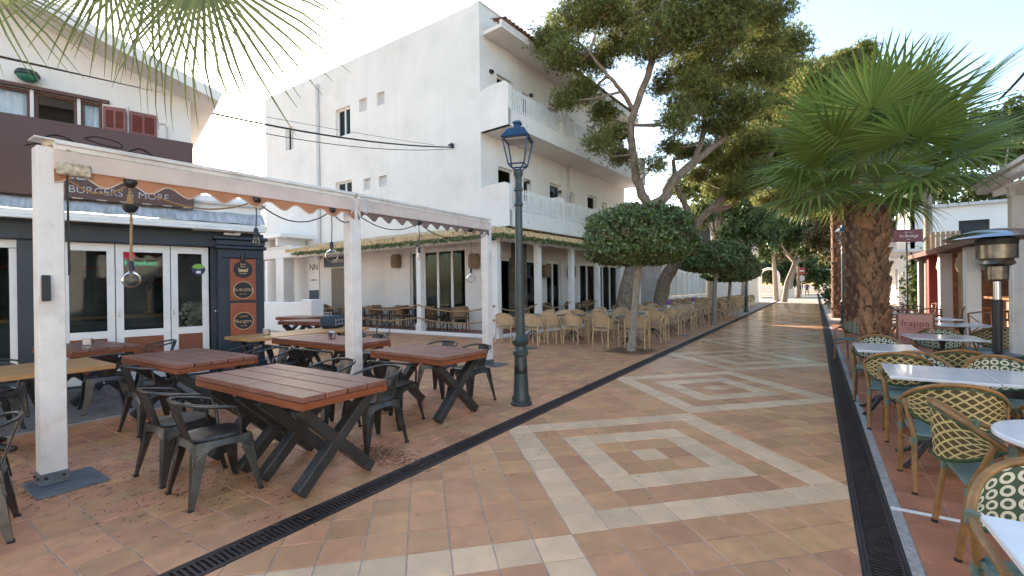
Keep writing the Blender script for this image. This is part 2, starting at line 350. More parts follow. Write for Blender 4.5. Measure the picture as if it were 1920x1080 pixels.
cells = []
for i in range(-30, 110):
    for j in range(-30, 110):
        cx = -1.25+(i-j)*q; cy = 4.05+(i+j)*q
        if not (-1.5 < cy < 42 and DL-.1 < cx < DR+.1): continue
        h = (p/2-gap)*math.sqrt(2)
        poly = clip([(cx, cy-h), (cx+h, cy), (cx, cy+h), (cx-h, cy)], DL+.108, DR-.108)
        if not poly: continue
        k = round((i+j)/18); m = max(abs(i-9*k), abs(j-9*k))
        cells.append((poly, 'c' if m in (0, 2, 4) else 't'))
# the far part of the street is wet and shiny
def wet(m, y0=7.5, y1=12):
    t = m.node_tree; N = t.nodes; L = t.links; b = N['Principled BSDF']
    geo = N.new('ShaderNodeNewGeometry'); sx = N.new('ShaderNodeSeparateXYZ'); L.new(geo.outputs['Position'], sx.inputs[0])
    n = N.new('ShaderNodeTexNoise'); n.inputs['Scale'].default_value = .9; n.inputs['Detail'].default_value = 5; L.new(geo.outputs['Position'], n.inputs['Vector'])
    a = N.new('ShaderNodeMath'); a.operation = 'MULTIPLY_ADD'; a.inputs[1].default_value = 9; L.new(n.outputs[0], a.inputs[0]); L.new(sx.outputs['Y'], a.inputs[2])
    mr = N.new('ShaderNodeMapRange'); mr.interpolation_type = 'SMOOTHSTEP'; mr.inputs[1].default_value = y0+4.5; mr.inputs[2].default_value = y1+4.5; L.new(a.outputs[0], mr.inputs[0])
    src = b.inputs['Roughness'].links[0].from_socket if b.inputs['Roughness'].links else None
    mx = N.new('ShaderNodeMix'); L.new(mr.outputs[0], mx.inputs[0]); mx.inputs[2].default_value = .5; mx.inputs[3].default_value = .2
    if src: L.new(src, mx.inputs[2])
    L.new(mx.outputs[0], b.inputs['Roughness'])
wet(TERRA); wet(CREAMTILE)
lay(street, cells, {'c': CREAMTILE, 't': TERRA})
pt = .2455; g2 = .003
cells = []
for i in range(0, 60):
    for j in range(-6, 100):
        x1 = DL-.108-i*pt; y0 = -.02+j*pt+.012*math.sin(i*1.7); x0 = x1-pt
        cx, cy = (x0+x1)/2, y0+pt/2
        if cy > 24 or (cx < -7.15 and cy < 5.6) or (cy > 10.9 and cx < -7.95) or cx < -15: continue
        cells.append(([(x0+g2,y0+g2),(x1-g2,y0+g2),(x1-g2,y0+pt-g2),(x0+g2,y0+pt-g2)], 't'))
lay(terrace, cells, {'t': TERRAL})
cells = []
for i in range(0, 26):
    for j in range(-4, 90):
        x0 = DR+.165+i*pt; y0 = .06+j*pt+.5*pt*0; cx, cy = x0+pt/2, y0+pt/2
        if cy > 22 or cx > 6.5: continue
        cells.append(([(x0+g2,y0+g2),(x0+pt-g2,y0+g2),(x0+pt-g2,y0+pt-g2),(x0+g2,y0+pt-g2)], 't'))
lay(side_terrace, cells, {'t': TERRAR})
cs = struct(part('cement_strip', MB().box((DR+.133, 40, -.0035), (.055, 96, .009)), CEMENT, None))
wl = struct(part('painted_line', MB().box((.66, 3.91, .0025), (.52, .045, .003)), WPAINT, None))
cp = struct(part('concrete_path', MB().box((-11.2, .9, -.005), (8., 9.4, .012)), CONCRETE, None))
# drain channels: long frame rails and half-metre slotted grates
gm = MB(); gm.box((-.075,0,-.008), (.016,.495,.016)).box((.075,0,-.008), (.016,.495,.016))
for k in range(17): gm.box((0, -.235+k*.0294, -.009), (.135, .013, .013))
gm = gm.mesh('grate')
for dx, lab in ((DL, 'drain'), (DR, 'drain')):
    fr = MB().box((dx-.097, 40, -.012), (.014, 96, .03)).mesh('frame_rail')
    dr = struct(link(lab, MB().box((dx, 40, -.135), (.2, 96, .03)).mesh('drain'), mat('dark_drain_floor', (.03,.024,.02), .95, var=.3, vscale=8)))  # near-black channel floor under the grates
    for sx in (-1, 1): part('frame_rail', MB().box((dx+sx*.093, 40, -.012), (.016, 96, .028)), IRON, dr)
    for k in range(90):
        y = -1.25+k*.5
        if in_view(dx, y, 200): link('grate', gm, IRON, dr, (dx, y, 0))
# pine litter on the terrace
V = []
def litter(cx, cy, sx, sy, n, l=(.02,.07)):
    for _ in range(n):
        x = random.gauss(cx, sx); y = random.gauss(cy, sy); a = random.uniform(0, PI); ln = random.uniform(*l); wd = random.uniform(.001, .003)
        dx, dy = math.cos(a)*ln/2, math.sin(a)*ln/2; nx, ny = -math.sin(a)*wd, math.cos(a)*wd; z = .004+random.random()*.004
        V.extend([(x-dx-nx,y-dy-ny,z),(x+dx-nx,y+dy-ny,z+.003),(x+dx+nx,y+dy+ny,z+.005),(x-dx+nx,y-dy+ny,z+.003)])
litter(-3.35, 2.75, .22, .10, 700, (.01,.035)); litter(-4.6, 1.45, .7, .45, 330, (.008,.04)); litter(-5.1, .75, .35, .25, 220); litter(-3.9, 1.75, .5, .3, 260, (.01,.04)); litter(-3.59, 10.25, .28, .28, 900, (.03,.09)); litter(-5.5, 3.5, 1.4, 1.6, 300, (.008,.035)); litter(.55, 9.3, .2, .3, 200); litter(-3.8, 5, .8, 1.2, 120); litter(-1.3, 5, .9, 2.5, 60, (.01,.03))
stuff(link('pine_litter', np_mesh('pine_litter', np.array(V), 4), mat('dry_litter', (.15,.065,.03), .9, rnd=.5)))['label'] = 'dry brown pine needles scattered over the paving'
# tree pit of the first clipped tree
struct(part('tree_pit', MB().box((-3.6, 10.3, .003), (.95, .9, .008)), mat('bark_chips', (.22,.14,.08), .95, var=.5, vscale=40, bump=1, bscale=60), None))
# metal post plates
for x, y, l in ((-4.98, 1.03, 'grey metal ground plate under the corner pergola post nearest the left edge'), (-5.3, 7.2, 'grey metal ground plate under the far pergola post by the street lamp')):
    tag(part('ground_plate', MB().box((0,0,.004), (.5,.42,.014), bev=.003), PLATE, None, loc=(x, y, .002)), l, 'plate')

# ------------------------------------------------------------------ the burger bar (facade runs along local x, street side is -y)
BX, BY, BA = -9.31, 3.89, R(75)
def bar_to_world(s, d, z):
    c, si = math.cos(BA), math.sin(BA); return (BX+s*c-d*si, BY+s*si+d*c, z)
bar = thing('burger_bar', 'white bar building with brown sign board, navy shopfront and folding white doors', 'building', (BX, BY, 0), BA)
leaves = [(-1.97,-1.31), (-1.31,-.57), (-.57,0.)]
part('wall', wall_holes(7., 0, 2.62, [(-4.6,-2.42,.1,2.33), (-1.99,.02,.03,2.335)], .22, -6.1), NAVY, bar)
part('wall', MB().box((-2.9,3.2,4.9), (5.35,6.0,.1)), DARKROOM, bar)
part('floor', MB().box((-2.6,3.2,.03), (6.6,5.9,.06)), mat('bar_floor', (.06,.045,.04), .5, var=.3, vscale=5), bar)
part('back_wall', MB().box((-2.6,3.4,1.35), (6.8,.1,2.6)), mat('blue_grey_bar_wall', (.11,.13,.16), .7, var=.4, vscale=2.5), bar)
for k in range(5): part('back_shelf', MB().box((-4.2+k*.9,3.25,1.75+.3*(k % 2)), (.8,.2,.04)), DOORWOOD, bar)
part('side_wall', MB().box((.84,3.2,1.56), (.08,5.9,3.12)), WALLWHITE2, bar); part('side_wall', MB().box((-6.05,3.2,2.6), (.1,5.9,5.2)), WALLWHITE2, bar)
part('ceiling', MB().box((-2.6,3.2,2.68), (6.8,5.9,.1)), mat('bar_ceiling', (.12,.12,.13), .8), bar)
wf = part('window_frame', MB().box((-3.51,.1,.16), (2.17,.07,.12)).box((-3.51,.1,2.27), (2.17,.07,.12)).box((-2.46,.1,1.2), (.09,.068,2.0)).box((-4.55,.1,1.2), (.09,.068,2.0)).box((-3.5,.1,1.2), (.07,.066,2.0)), WPAINT, bar)
part('pane', MB().box((-3.5,.1,1.2), (2.0,.012,2.02)), DARKGLASS, wf)
for a, b in leaves:
    a += .006; b -= .006; wd = b-a; cx = (a+b)/2
    d = part('folding_door', MB().box((a+.05,.08,1.18), (.1,.06,2.3), bev=.004).box((b-.05,.08,1.18), (.1,.06,2.3), bev=.004).box((cx,.08,2.265), (wd-.196,.058,.13), bev=.003).box((cx,.08,.82), (wd-.196,.058,.12), bev=.003).box((cx,.08,.10), (wd-.196,.058,.14), bev=.003), WPAINT, bar)
    part('pane', MB().box((cx,.085,1.54), (wd-.19,.01,1.34)), DARKGLASS, d)
    part('panel', MB().box((cx,.088,.465), (wd-.19,.03,.6)), DOORWOOD, d)
    part('handle', MB().box((a+.03,.035,1.15), (.014,.03,.09)), STEEL, d)
part('lintel', MB().box((-2.6,-.03,2.475), (6.99,.08,.28), bev=.01), NAVY, bar)
# pilaster with printed wooden boards
pil = part('pilaster', MB().box((.49,-.07,1.15), (.76,.2,2.3), bev=.008).box((.49,-.1,2.33), (.84,.27,.06), bev=.01).box((.49,-.085,2.42), (.80,.23,.1), bev=.01).box((.49,-.11,2.5), (.88,.3,.06), bev=.01).box((.49,-.09,.09), (.82,.25,.18), bev=.01), NAVY, bar, 30)
part('trim', MB().box((.49,-.19,2.16), (.60,.04,.035)), NAVY, bar)
b1 = part('sign_board', MB().box((.51,-.185,1.73), (.43,.02,.78), bev=.004), SIGNWOOD, bar)
b2 = part('sign_board', MB().box((.51,-.185,.93), (.43,.02,.72), bev=.004), SIGNWOOD, bar)
def roundel(par, z, words, ring=True, sz=.075, r=.16):
    part('roundel', MB().lathe([(r*.985,0),(r*.985,.006)], 40), BLACKPR, par, loc=(.51,-.196,z), rot=(PI/2,0,0))
    if ring: part('ring', MB().tube([(r*math.cos(2*PI*k/40), r*math.sin(2*PI*k/40), 0) for k in range(41)], .007, 6, False), GOLD, par, loc=(.51,-.203,z), rot=(PI/2,0,0))
    for t, dz, s in words:
        link('lettering', text_mesh(t, s, .002), GOLD, par, (.51,-.206,z+dz), (PI/2,0,0))
roundel(b1, 1.92, [('Best', .10, .05), ('Beef', .055, .05)], False)
part('emblem', MB().box((0,0,0), (.15,.006,.05), bev=.002).box((-.075,0,.03), (.012,.006,.05)).box((.075,0,.03), (.012,.006,.05)).box((0,0,-.055), (.12,.006,.012)), GOLD, b1, loc=(.51,-.205,1.9))
roundel(b1, 1.53, [('BURGERS', .005, .077), ('EST. 2017', -.075, .03)])
roundel(b2, .95, [('Burgers', -.005, .088), ('GOURMET', .085, .03), ('& MORE', -.09, .03)])
part('spotlight', MB().tube([(.5,-.24,2.08),(.5,-.24,2.2)], .035, 12).box((.5,-.2,2.16), (.03,.06,.03)), SOCKET, bar, 40)
part('switch_box', MB().box((.33,-.22,2.57), (.26,.06,.035)).box((.43,-.22,2.6), (.09,.05,.05)), WPAINT, bar)
part('lock', MB().lathe([(.02,0),(.02,.012),(.012,.016)], 14), STEEL, bar, loc=(.09,-.012,1.15), rot=(PI/2,0,0))
# retracted awning: cassette and stained cloth roll
part('cassette', MB().box((-2.62,-.22,2.70), (7.0,.36,.09), bev=.02), WPAINT, bar, 40)
part('cassette_lip', MB().box((-2.62,-.38,2.64), (6.96,.06,.05), bev=.01), WPAINT, bar)
cl = MB(); cl.grid(lambda u, v: (-6.1+6.95*u, -.40+.38*v, 2.755+.24*math.sin(v*PI/2)+.008*math.sin(u*90)), 60, 8); part('cloth_roll', cl, CANVASG, bar, 60)
part('fascia', MB().box((.3,.05,2.95), (1.1,.2,.66), bev=.01), WALLWHITE2, bar); part('fascia_cap', MB().box((.33,0,3.17), (1.2,.36,.09), bev=.03), WALLWHITE2, bar, 40)
part('roof', MB().box((.3,3.2,3.17), (1.1,5.9,.1)), WALLWHITE2, bar)
# brown sign board with lettering and scrolls
sb = part('sign_board', MB().box((-3.2,-.22,3.56), (5.9,.06,1.16), bev=.006), BROWNSIGN, bar)
link('lettering', text_mesh('BURGERS & MORE', .155, .006), GREYTXT, sb, (-1.22,-.258,3.12), (PI/2,0,0))
link('lettering', text_mesh('LEO  TT', .27, .006), GREYTXT, sb, (-1.42,-.258,3.36), (PI/2,0,0))
def scroll(pts, r=.012):
    P = [Vector((x, -.255, z)) for x, z in pts]; out = []
    for i in range(len(P)-1):
        p0, p1, p2, p3 = P[max(i-1,0)], P[i], P[i+1], P[min(i+2,len(P)-1)]
        for k in range(6):
            t = k/6; out.append(.5*((2*p1)+(p2-p0)*t+(2*p0-5*p1+4*p2-p3)*t*t+(3*p1-p0-3*p2+p3)*t**3))
    out.append(P[-1]); part('scroll', MB().tube(out, r, 6), BLACKPR, sb, 60)
scroll([(-2.2,3.78),(-1.98,3.92),(-1.78,3.86),(-1.62,3.72),(-1.4,3.66),(-1.1,3.72),(-.9,3.66)]); scroll([(-2.3,3.7),(-2.05,3.8),(-1.85,3.76),(-1.6,3.84),(-1.4,3.8)], .009)
scroll([(-1.66,3.94),(-1.5,3.99),(-1.25,3.95),(-1.22,3.87),(-1.45,3.88),(-1.64,3.93)], .008); scroll([(-1.15,3.8),(-1.0,3.9),(-.85,3.84),(-.75,3.72)]); scroll([(-1.7,3.64),(-1.5,3.72),(-1.3,3.7),(-1.15,3.6)], .008)
for k in range(7): part('stud', MB().box((-2.02+k*.28,-.262,2.988), (.12,.012,.012)), EDGING, sb)
# upper storey
UH = [(-2.74,-2.26,4.12,4.62), (-2.22,-1.74,4.12,4.62), (-1.70,-1.44,4.12,4.62)]
part('upper_wall', wall_holes(5.85, 2.9, 5.0, UH, .2, -6.1), WHITE, bar)
part('gable', MB().box((-.30,3.2,3.95), (.1,5.9,1.9)), WHITE, bar)
for k, (a, b, c, d) in enumerate(UH):
    wn_ = part('window', MB().box((a+.02,.1,(c+d)/2), (.04,.06,d-c)).box((b-.02,.1,(c+d)/2), (.04,.06,d-c)).box(((a+b)/2,.1,d-.02), (b-a-.08,.058,.04)).box(((a+b)/2,.1,c+.02), (b-a-.08,.058,.04)), WINBROWN, bar)
    if k == 1: part('opening_shade_panel', MB().box(((a+b)/2,.7,(c+d)/2), (b-a,.02,d-c)), DARKROOM, wn_)  # dark panel painted as the shade inside the open window
    else:
        part('pane', MB().box(((a+b)/2,.1,(c+d)/2), (b-a-.07,.01,d-c-.07)), CLEARGLASS, wn_)
        cu = MB(); cu.grid(lambda u, v: (a+(b-a)*u, .17+.02*math.sin(u*22), c+(d-c)*v), 24, 2); part('curtain', cu, CURTAIN, wn_, 60)
part('window_head', MB().box((-2.1,-.02,4.645), (1.5,.07,.05)), WINBROWN, bar)
def shutter(x, y, wd, ang):
    h = .40; s_ = part('shutter', MB().box((.018,0,h/2), (.036,.03,h)).box((wd-.018,0,h/2), (.036,.03,h)).box((wd/2,0,h/2), (.03,.03,h)).box((wd/2,0,.03), (wd-.07,.028,.06)).box((wd/2,0,h-.03), (wd-.07,.028,.06)), SHUTTER, bar, loc=(x,y,4.17), rot=(0,0,ang))
    for k in range(9):
        for cx in (.036+(wd/2-.015-.036)/2, wd-.036-(wd/2-.015-.036)/2):
            part('slat', MB().box((0,0,0), (wd/2-.052,.006,.034), Matrix.Rotation(R(35), 3, 'X')), SHUTTER, s_, loc=(cx,0,.077+k*.031))
shutter(-1.43, -.03, .29, R(-12)); shutter(-1.10, -.04, .36, R(2))
part('conduit', MB().tube([(-.70,-.02,4.45),(-.62,-.02,4.46),(-.60,-.02,4.4),(-.60,-.02,4.15)], .012, 6), GREYW, bar, 60)
part('conduit', MB().tube([(-1.12,-.03,4.65),(-1.12,-.03,4.1)], .015, 6), WPAINT, bar, 60)
wlmp = part('wall_lamp', MB().lathe([(.02,.09),(.11,.07),(.135,.03),(.14,0),(.13,-.005)], 20), LAMPGREEN, bar, 40, loc=(-2.27,-.12,4.78)); part('lamp_glass', MB().lathe([(.12,0),(.11,-.05),(.06,-.085),(.005,-.09)], 16), mat('green_glass', (.03,.16,.10), .1), wlmp, 60)
gb = MB(); gb.add([(-6.1,0,5.199),(-.25,0,5.199),(-.25,0,5.0),(-3.3,0,6.05),(-6.1,0,5.1),(-6.1,.2,5.1),(-3.3,.2,6.05),(-.25,.2,5.0)], [(4,2,3),(2,7,6,3),(3,6,5,4)]); part('gable_front', gb, WHITE, bar)
for sg, x1, z1 in ((1,.12,4.87), (-1,-6.9,4.83)):
    ev = part('roof_verge', MB().bar((-3.3,2.7,6.12), (x1,2.7,z1+.05), 6.7,.17), WHITE, bar); ev.location.z += 0
    part('roof_cover', MB().bar((-3.3,2.9,6.25), (x1,2.9,z1+.18), 6.5,.07), ROOFTILE, ev)
# inside the bar
cn = thing('bar_counter', 'dark bar counter with wooden top seen through the folding doors', 'counter', (*bar_to_world(-1.5, 1.7, .06)[:2], .06), BA)
part('counter_body', MB().box((-.6,0,.48), (3.4,.5,.96)), mat('navy_counter', (.07,.085,.11), .5, var=.2), cn); part('counter_top', MB().box((-.6,-.04,1.0), (3.5,.66,.07), bev=.01), mat('counter_wood', (.30,.13,.05), .4, var=.3, vscale=6), cn)
for x, m, l in ((.35, STEEL, 'steel beer tap column on the bar counter behind the doors'), (.75, FILAMENT, 'copper beer tap column on the bar counter behind the doors')):
    q_ = bar_to_world(-1.55+x, 1.55, 1.105); o = thing('beer_tap', l, 'beer tap', q_, BA)
    part('column', MB().lathe([(.06,0),(.06,.02),(.035,.04),(.035,.4),(.045,.42),(.02,.45)], 14), m, o, 50); o.scale = (1.25,1.25,1.25); part('tap_handle', MB().tube([(0,-.03,.36),(0,-.1,.38),(0,-.1,.56)], [.012,.014,.02], 8), BLACKPL, o, 50)
ns = thing('neon_sign', 'red and green neon beer sign inside the middle folding door', 'sign', bar_to_world(-1.0, .16, 2.02), BA)
link('lettering', text_mesh('Heineken', .13, .003), emit('neon_green', (.02,.4,.2), .5), ns, (-.0,0,0), (PI/2,0,0)); part('star_panel', MB().box((-.16,.01,.13), (.22,.02,.12), bev=.008), emit('neon_red', (.35,.015,.05), .3), ns)
st = thing('window_sticker', 'round green and navy sticker on the folding door by the pilaster', 'sticker', bar_to_world(-.16, .05, 1.92), BA)
part('sticker_disc', MB().lathe([(.105,0),(.105,.003)], 32), mat('navy_print', (.02,.03,.09), .5), st, rot=(PI/2,0,0)); part('sticker_cap', MB().add([(0,-.004,.0)]+[(.103*math.cos(R(20+140*k/12)), -.004, .103*math.sin(R(20+140*k/12))) for k in range(13)], [tuple(range(14))]), mat('lime_print', (.22,.42,.06), .5), st); part('sticker_text', MB().box((0,-.005,-.05), (.07,.003,.045)), WPAINT, st)
# firewood stacked behind the doors
fp = thing('firewood_pile', 'pile of split firewood behind the folding door next to the pilaster', 'firewood', bar_to_world(-.02, .52, .06), BA)
lm = [MB().lathe([(r_,0),(r_*1.03,.015),(r_,.3)], 7).mesh('log', 30) for r_ in (.03,.04,.05)]
WOODEND = mat('split_log', (.55,.47,.37), .85, var=.5, vscale=22, rnd=.4)
for row in range(15):
    z = .06+row*.082; n = 11 if row < 12 else 9
    for k in range(n):
        x = -.62+k*.085+random.uniform(-.015,.015)+(.04 if row % 2 else 0)
        if row > 8 and k < (row-8)*.55: continue
        link('log', random.choice(lm), WOODEND, fp, (x, random.uniform(-.05,.05), z), (PI/2+random.uniform(-.1,.1)+PI, random.uniform(0,6), 0))

# ------------------------------------------------------------------ the white hotel
PF = (-8.09, 12.13); FD = (math.sin(R(4.1)), math.cos(R(4.1)))       # near balcony corner, direction of the street front
HC = (-9.27, 12.13); HL = 11.5; HT = 11.1
hotel = thing('white_hotel', 'three storey white hotel with railed balconies above a thatched veranda', 'building', (HC[0], HC[1], 0))
def hx(px, py): q_ = at_y(px, py, HC[1]); return q_[0]-HC[0], q_[2]
SH = []
for a, b, c, d in ((629,657,207,250), (535,550,241,279), (673,688,187,206), (706,721,175,194), (629,660,343,364), (681,695,336,354), (710,725,331,348)):
    (x0, z1), (x1, z0) = hx(a, c), hx(b, d); SH.append((x0, x1, z0, z1))
(gx0, gz1), (gx1, gz0) = hx(768, 470), hx(873, 588)
SH.append((gx0, gx1, .14, gz1))
part('side_wall', wall_holes(13.5, 0, HT, SH, .25, -13.5), WHITE, hotel)
for k, (a, b, c, d) in enumerate(SH[:7]):
    if b-a < .5:
        part('vent', MB().box(((a+b)/2,.14,(c+d)/2), (b-a,.02,d-c)), GREYW, hotel)
        continue
    f_ = part('window', MB().box((a+.03,.15,(c+d)/2), (.06,.06,d-c)).box((b-.03,.15,(c+d)/2), (.06,.06,d-c)).box(((a+b)/2,.15,(c+d)/2), (.06,.058,d-c)).box(((a+b)/2,.15,d-.03), (b-a-.12,.056,.06)).box(((a+b)/2,.15,c+.03), (b-a-.12,.056,.06)), WPAINT, hotel)
    part('pane', MB().box(((a+b)/2,.16,(c+d)/2), (b-a-.1,.01,d-c-.1)), DARKGLASS, f_); part('curtain', MB().box(((a+b)/2-.1,.3,(c+d)/2), (b-a-.1,.02,d-c)), mat('blue_grey_curtain', (.22,.25,.33), .8, var=.2, vscale=12), f_)
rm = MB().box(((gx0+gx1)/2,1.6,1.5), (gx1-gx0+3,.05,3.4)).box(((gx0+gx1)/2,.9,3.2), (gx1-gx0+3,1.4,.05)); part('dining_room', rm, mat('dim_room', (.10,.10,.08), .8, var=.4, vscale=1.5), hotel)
def glazed(parent, a, b, z0, z1, n, yy=.12):
    f_ = MB(); 
    for k in range(n+1): f_.box((a+(b-a)*k/n,yy,(z0+z1)/2), (.09,.07,z1-z0-.002))
    for k in range(n):
        cx = a+(b-a)*(k+.5)/n; wd = (b-a)/n-.092; f_.box((cx,yy,z1-.06), (wd,.066,.12)).box((cx,yy,z0+.09), (wd,.066,.18))
    f_ = part('glazed_door', f_, WPAINT, parent)
    for k in range(n): part('pane', MB().box((a+(b-a)*(k+.5)/n,yy,(z0+z1)/2), ((b-a)/n-.09,.012,z1-z0-.2)), DARKGLASS, f_)
glazed(hotel, gx0, gx1, .14, gz1, 4)
# street front
fr = link('street_front', None, None, hotel, (0,0,0), (0,0,PI/2-R(4.1)))   # local x along the street, -y towards it
FH = []
for lv, zf in ((0, 7.28), (1, 4.04)):
    for s0 in (.9, 4.2, 7.4): FH += [(s0, s0+.95, zf-.2, zf+1.75), (s0+1.5, s0+2.0, zf+.75, zf+1.6)]
FG = [(1.0,3.4,.14,2.6), (3.9,5.0,.14,2.6), (6.6,10.6,.14,2.6)]
part('front_wall', wall_holes(HL, 0, HT, FH+FG, .25), WHITE, fr)
for a, b, c, d in FH:
    f_ = part('balcony_door', MB().box((a+.03,.15,(c+d)/2), (.06,.06,d-c)).box((b-.03,.15,(c+d)/2), (.06,.06,d-c)).box(((a+b)/2,.15,d-.03), (b-a-.12,.058,.06)), WPAINT, fr)
    part('pane', MB().box(((a+b)/2,.17,(c+d)/2), (b-a-.1,.01,d-c-.05)), DARKGLASS, f_); part('room_shade_panel', MB().box(((a+b)/2,.6,(c+d)/2), (b-a+.4,.02,d-c+.4)), DARKROOM, f_)  # dark sheet behind each pane stands for the unlit interior
for a, b, c, d in FG: glazed(fr, a, b, c, d, max(2, round((b-a)/.8)))
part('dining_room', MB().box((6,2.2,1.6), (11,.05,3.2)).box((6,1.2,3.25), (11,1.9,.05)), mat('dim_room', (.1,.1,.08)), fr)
part('parapet_cap', MB().box((HL/2,.12,HT+.02), (HL,.3,.06)), WHITE, fr)
part('roof', MB().add([(-13.5,.2,HT-.15),(0,.2,HT-.15),(.8,11.5,HT-.15),(-13.5,11.5,HT-.15)], [(0,1,2,3)]), GREYW, hotel)
part('back_wall', MB().box((-6.4,11.4,HT/2), (14.3,.2,HT)), WHITE, hotel); part('end_wall', MB().box((-13.4,5.8,HT/2), (.2,11.,HT)), WHITE, hotel)
part('end_wall', MB().box((HL-.1,3.3,HT/2), (.2,6.4,HT-.1)), WHITE, fr)
part('eave', MB().box((HL/2+.1,-.42,10.10), (HL-.1,.84,.12)).box((HL/2+.1,-.80,10.22), (HL-.1,.1,.13)), WHITE, fr)
for k in range(52): part('roof_tile', MB().grid(lambda u, v: (.10*math.cos(PI*u), -.45+.62*v, .07*math.sin(PI*u)+.16*v), 6, 1), ROOFTILE, fr, 60, loc=(.25+k*.215,-.52,10.29))
BD = 1.18; TH = .14
for bot, top, rail, side in ((6.73,7.26,8.0,8.17), (3.49,4.02,4.77,4.92)):
    ba = part('balcony', MB().box((HL/2,-BD/2,bot+.09), (HL-.004,BD-.002,.18)).box((HL/2,-BD+TH/2,(bot+top)/2+.003), (HL-.006,TH,top-bot-.006)), WHITE, fr)
    def panel(x, name='divider', th=.16):
        pts = [(-.0,bot+.18 if name == 'divider' else bot), (-BD,bot if name != 'divider' else top), (-BD,side-.2)]
        pts += [(-BD+.22-.22*math.cos(R(a_)), side-.2+.2*math.sin(R(a_))) for a_ in (15,30,45,60,75,90)]+[(-.4,side), (0,side-.08)]
        mb = MB(); n = len(pts); mb.add([(x-th/2,y,z) for y, z in pts]+[(x+th/2,y,z) for y, z in pts], [tuple(range(n))[::-1], tuple(range(n,2*n))]+[(i,(i+1)%n,n+(i+1)%n,n+i) for i in range(n)])
        part(name, mb, WHITE, ba)
    panel(.075, 'end_panel', .15); panel(HL-.09, 'end_panel', .15)
    for x in (3.35, 6.6, 9.4): panel(x)
    bars = [x for x in (.28+k*.118 for k in range(95)) if x < HL-.2 and all(abs(x-dv) > .14 for dv in (3.35,6.6,9.4))]
    pm = MB().box((0,0,(rail-top)/2), (.045,.022,rail-top+.01)).mesh('slat')
    for x in bars: link('slat', pm, WPAINT, ba, (x,-BD+TH/2,top))
    for x0, x1 in ((.16,3.26),(3.44,6.5),(6.7,9.3),(9.5,HL-.17)): part('rail', MB().box(((x0+x1)/2,-BD+TH/2+.026,top+.12), (x1-x0,.03,.03)).box(((x0+x1)/2,-BD+TH/2+.026,rail-.1), (x1-x0,.03,.03)), WPAINT, ba)
    for x in (1.0, 4.4, 7.4): part('spout', MB().tube([(x,-BD-.04,bot+.2),(x,-BD+.05,bot+.2)], .03, 8), GREYW, ba)
for x, z in ((.55,8.95), (2.9,8.9), (2.6,5.5), (4.9,5.5)): part('wall_light', MB().box((x,-.06,z), (.16,.1,.1), bev=.01), SOCKET, fr)
for x in (5.6,): part('downpipe', MB().box((x,-.05,8.9), (.09,.08,2.3)).box((x,-.05,5.6), (.09,.08,2.2)), GREYW, fr)
q0, q1 = hx(597,160), hx(603,350); part('downpipe', MB().tube([(q0[0],-.07,q0[1]),(q0[0],-.07,2.9)], .075, 10), GREYW, hotel, 60)
for x, z in ((hx(850,274)),): part('cable_hook', MB().box((x,-.06,z), (.06,.14,.16)).box((x-.06,-.1,z+.03), (.14,.05,.05)), CABLE, hotel)
# entrance at the near end of the side wall
part('entry_pillar', MB().box((hx(565,500)[0]+.2,-.9,1.5), (.62,.5,3.0), bev=.02).box((hx(565,500)[0]+.2,-.9,.22), (.85,.7,.44), bev=.05), WHITE, hotel)
part('entry_beam', MB().box((-10.9,-.9,3.15), (4.6,.55,.42), bev=.04).box((-11.4,-.4,3.42), (3.6,1.3,.14)), WHITE, hotel)
part('entry_pillar', MB().box((-12.9,-.9,1.5), (.9,.5,3.0), bev=.02), WHITE, hotel)
part('poster', MB().box((hx(541,510)[0]-.25,-.03,1.85), (.85,.04,1.75)), mat('jungle_poster', (.03,.09,.06), .3, var=.9, vscale=3, hue=.0), hotel)
tp = part('notice_panel', MB().box((hx(590,500)[0],-.03,1.75), (.75,.03,2.5)), WALLWHITE2, hotel)
link('lettering', text_mesh('NN', .42, .004), BLACKPR, tp, (hx(590,500)[0],-.05,2.55), (PI/2,0,0)); link('lettering', text_mesh('CANDELA', .10, .004), BLACKPR, tp, (hx(590,500)[0],-.05,1.98), (PI/2,0,0))
part('notice_board', MB().box((hx(590,500)[0],-.055,1.05), (.72,.02,.95)), mat('blue_grey_board', (.04,.065,.10), .5), tp)
eb = part('entry_sign', MB().box((hx(640,480)[0],-.12,2.72), (1.9,.16,.42)), mat('navy_sign', (.012,.018,.05), .4), hotel); link('lettering', text_mesh('CENTRO', .2, .004), WPAINT, eb, (hx(640,480)[0],-.205,2.74), (PI/2,0,0))
part('entry_door', MB().box((hx(640,480)[0],-.02,1.25), (1.3,.06,2.4)), mat('taupe_door', (.16,.12,.09), .5), hotel)
WICK = mat('wicker_shade', (.22,.15,.09), .8, var=.5, vscale=50, bump=.8)
for px in (747, 893):
    x, z = hx(px, 490); part('wicker_light', MB().lathe([(.16,0),(.2,.08),(.2,.42),(.16,.5)], 14), WICK, hotel, 40, loc=(x,-.12,z-.25))
for s0 in (3.65, 5.6): part('wicker_light', MB().lathe([(.16,0),(.2,.08),(.2,.42),(.16,.5)], 14), WICK, fr, 40, loc=(s0,-.15,1.9))

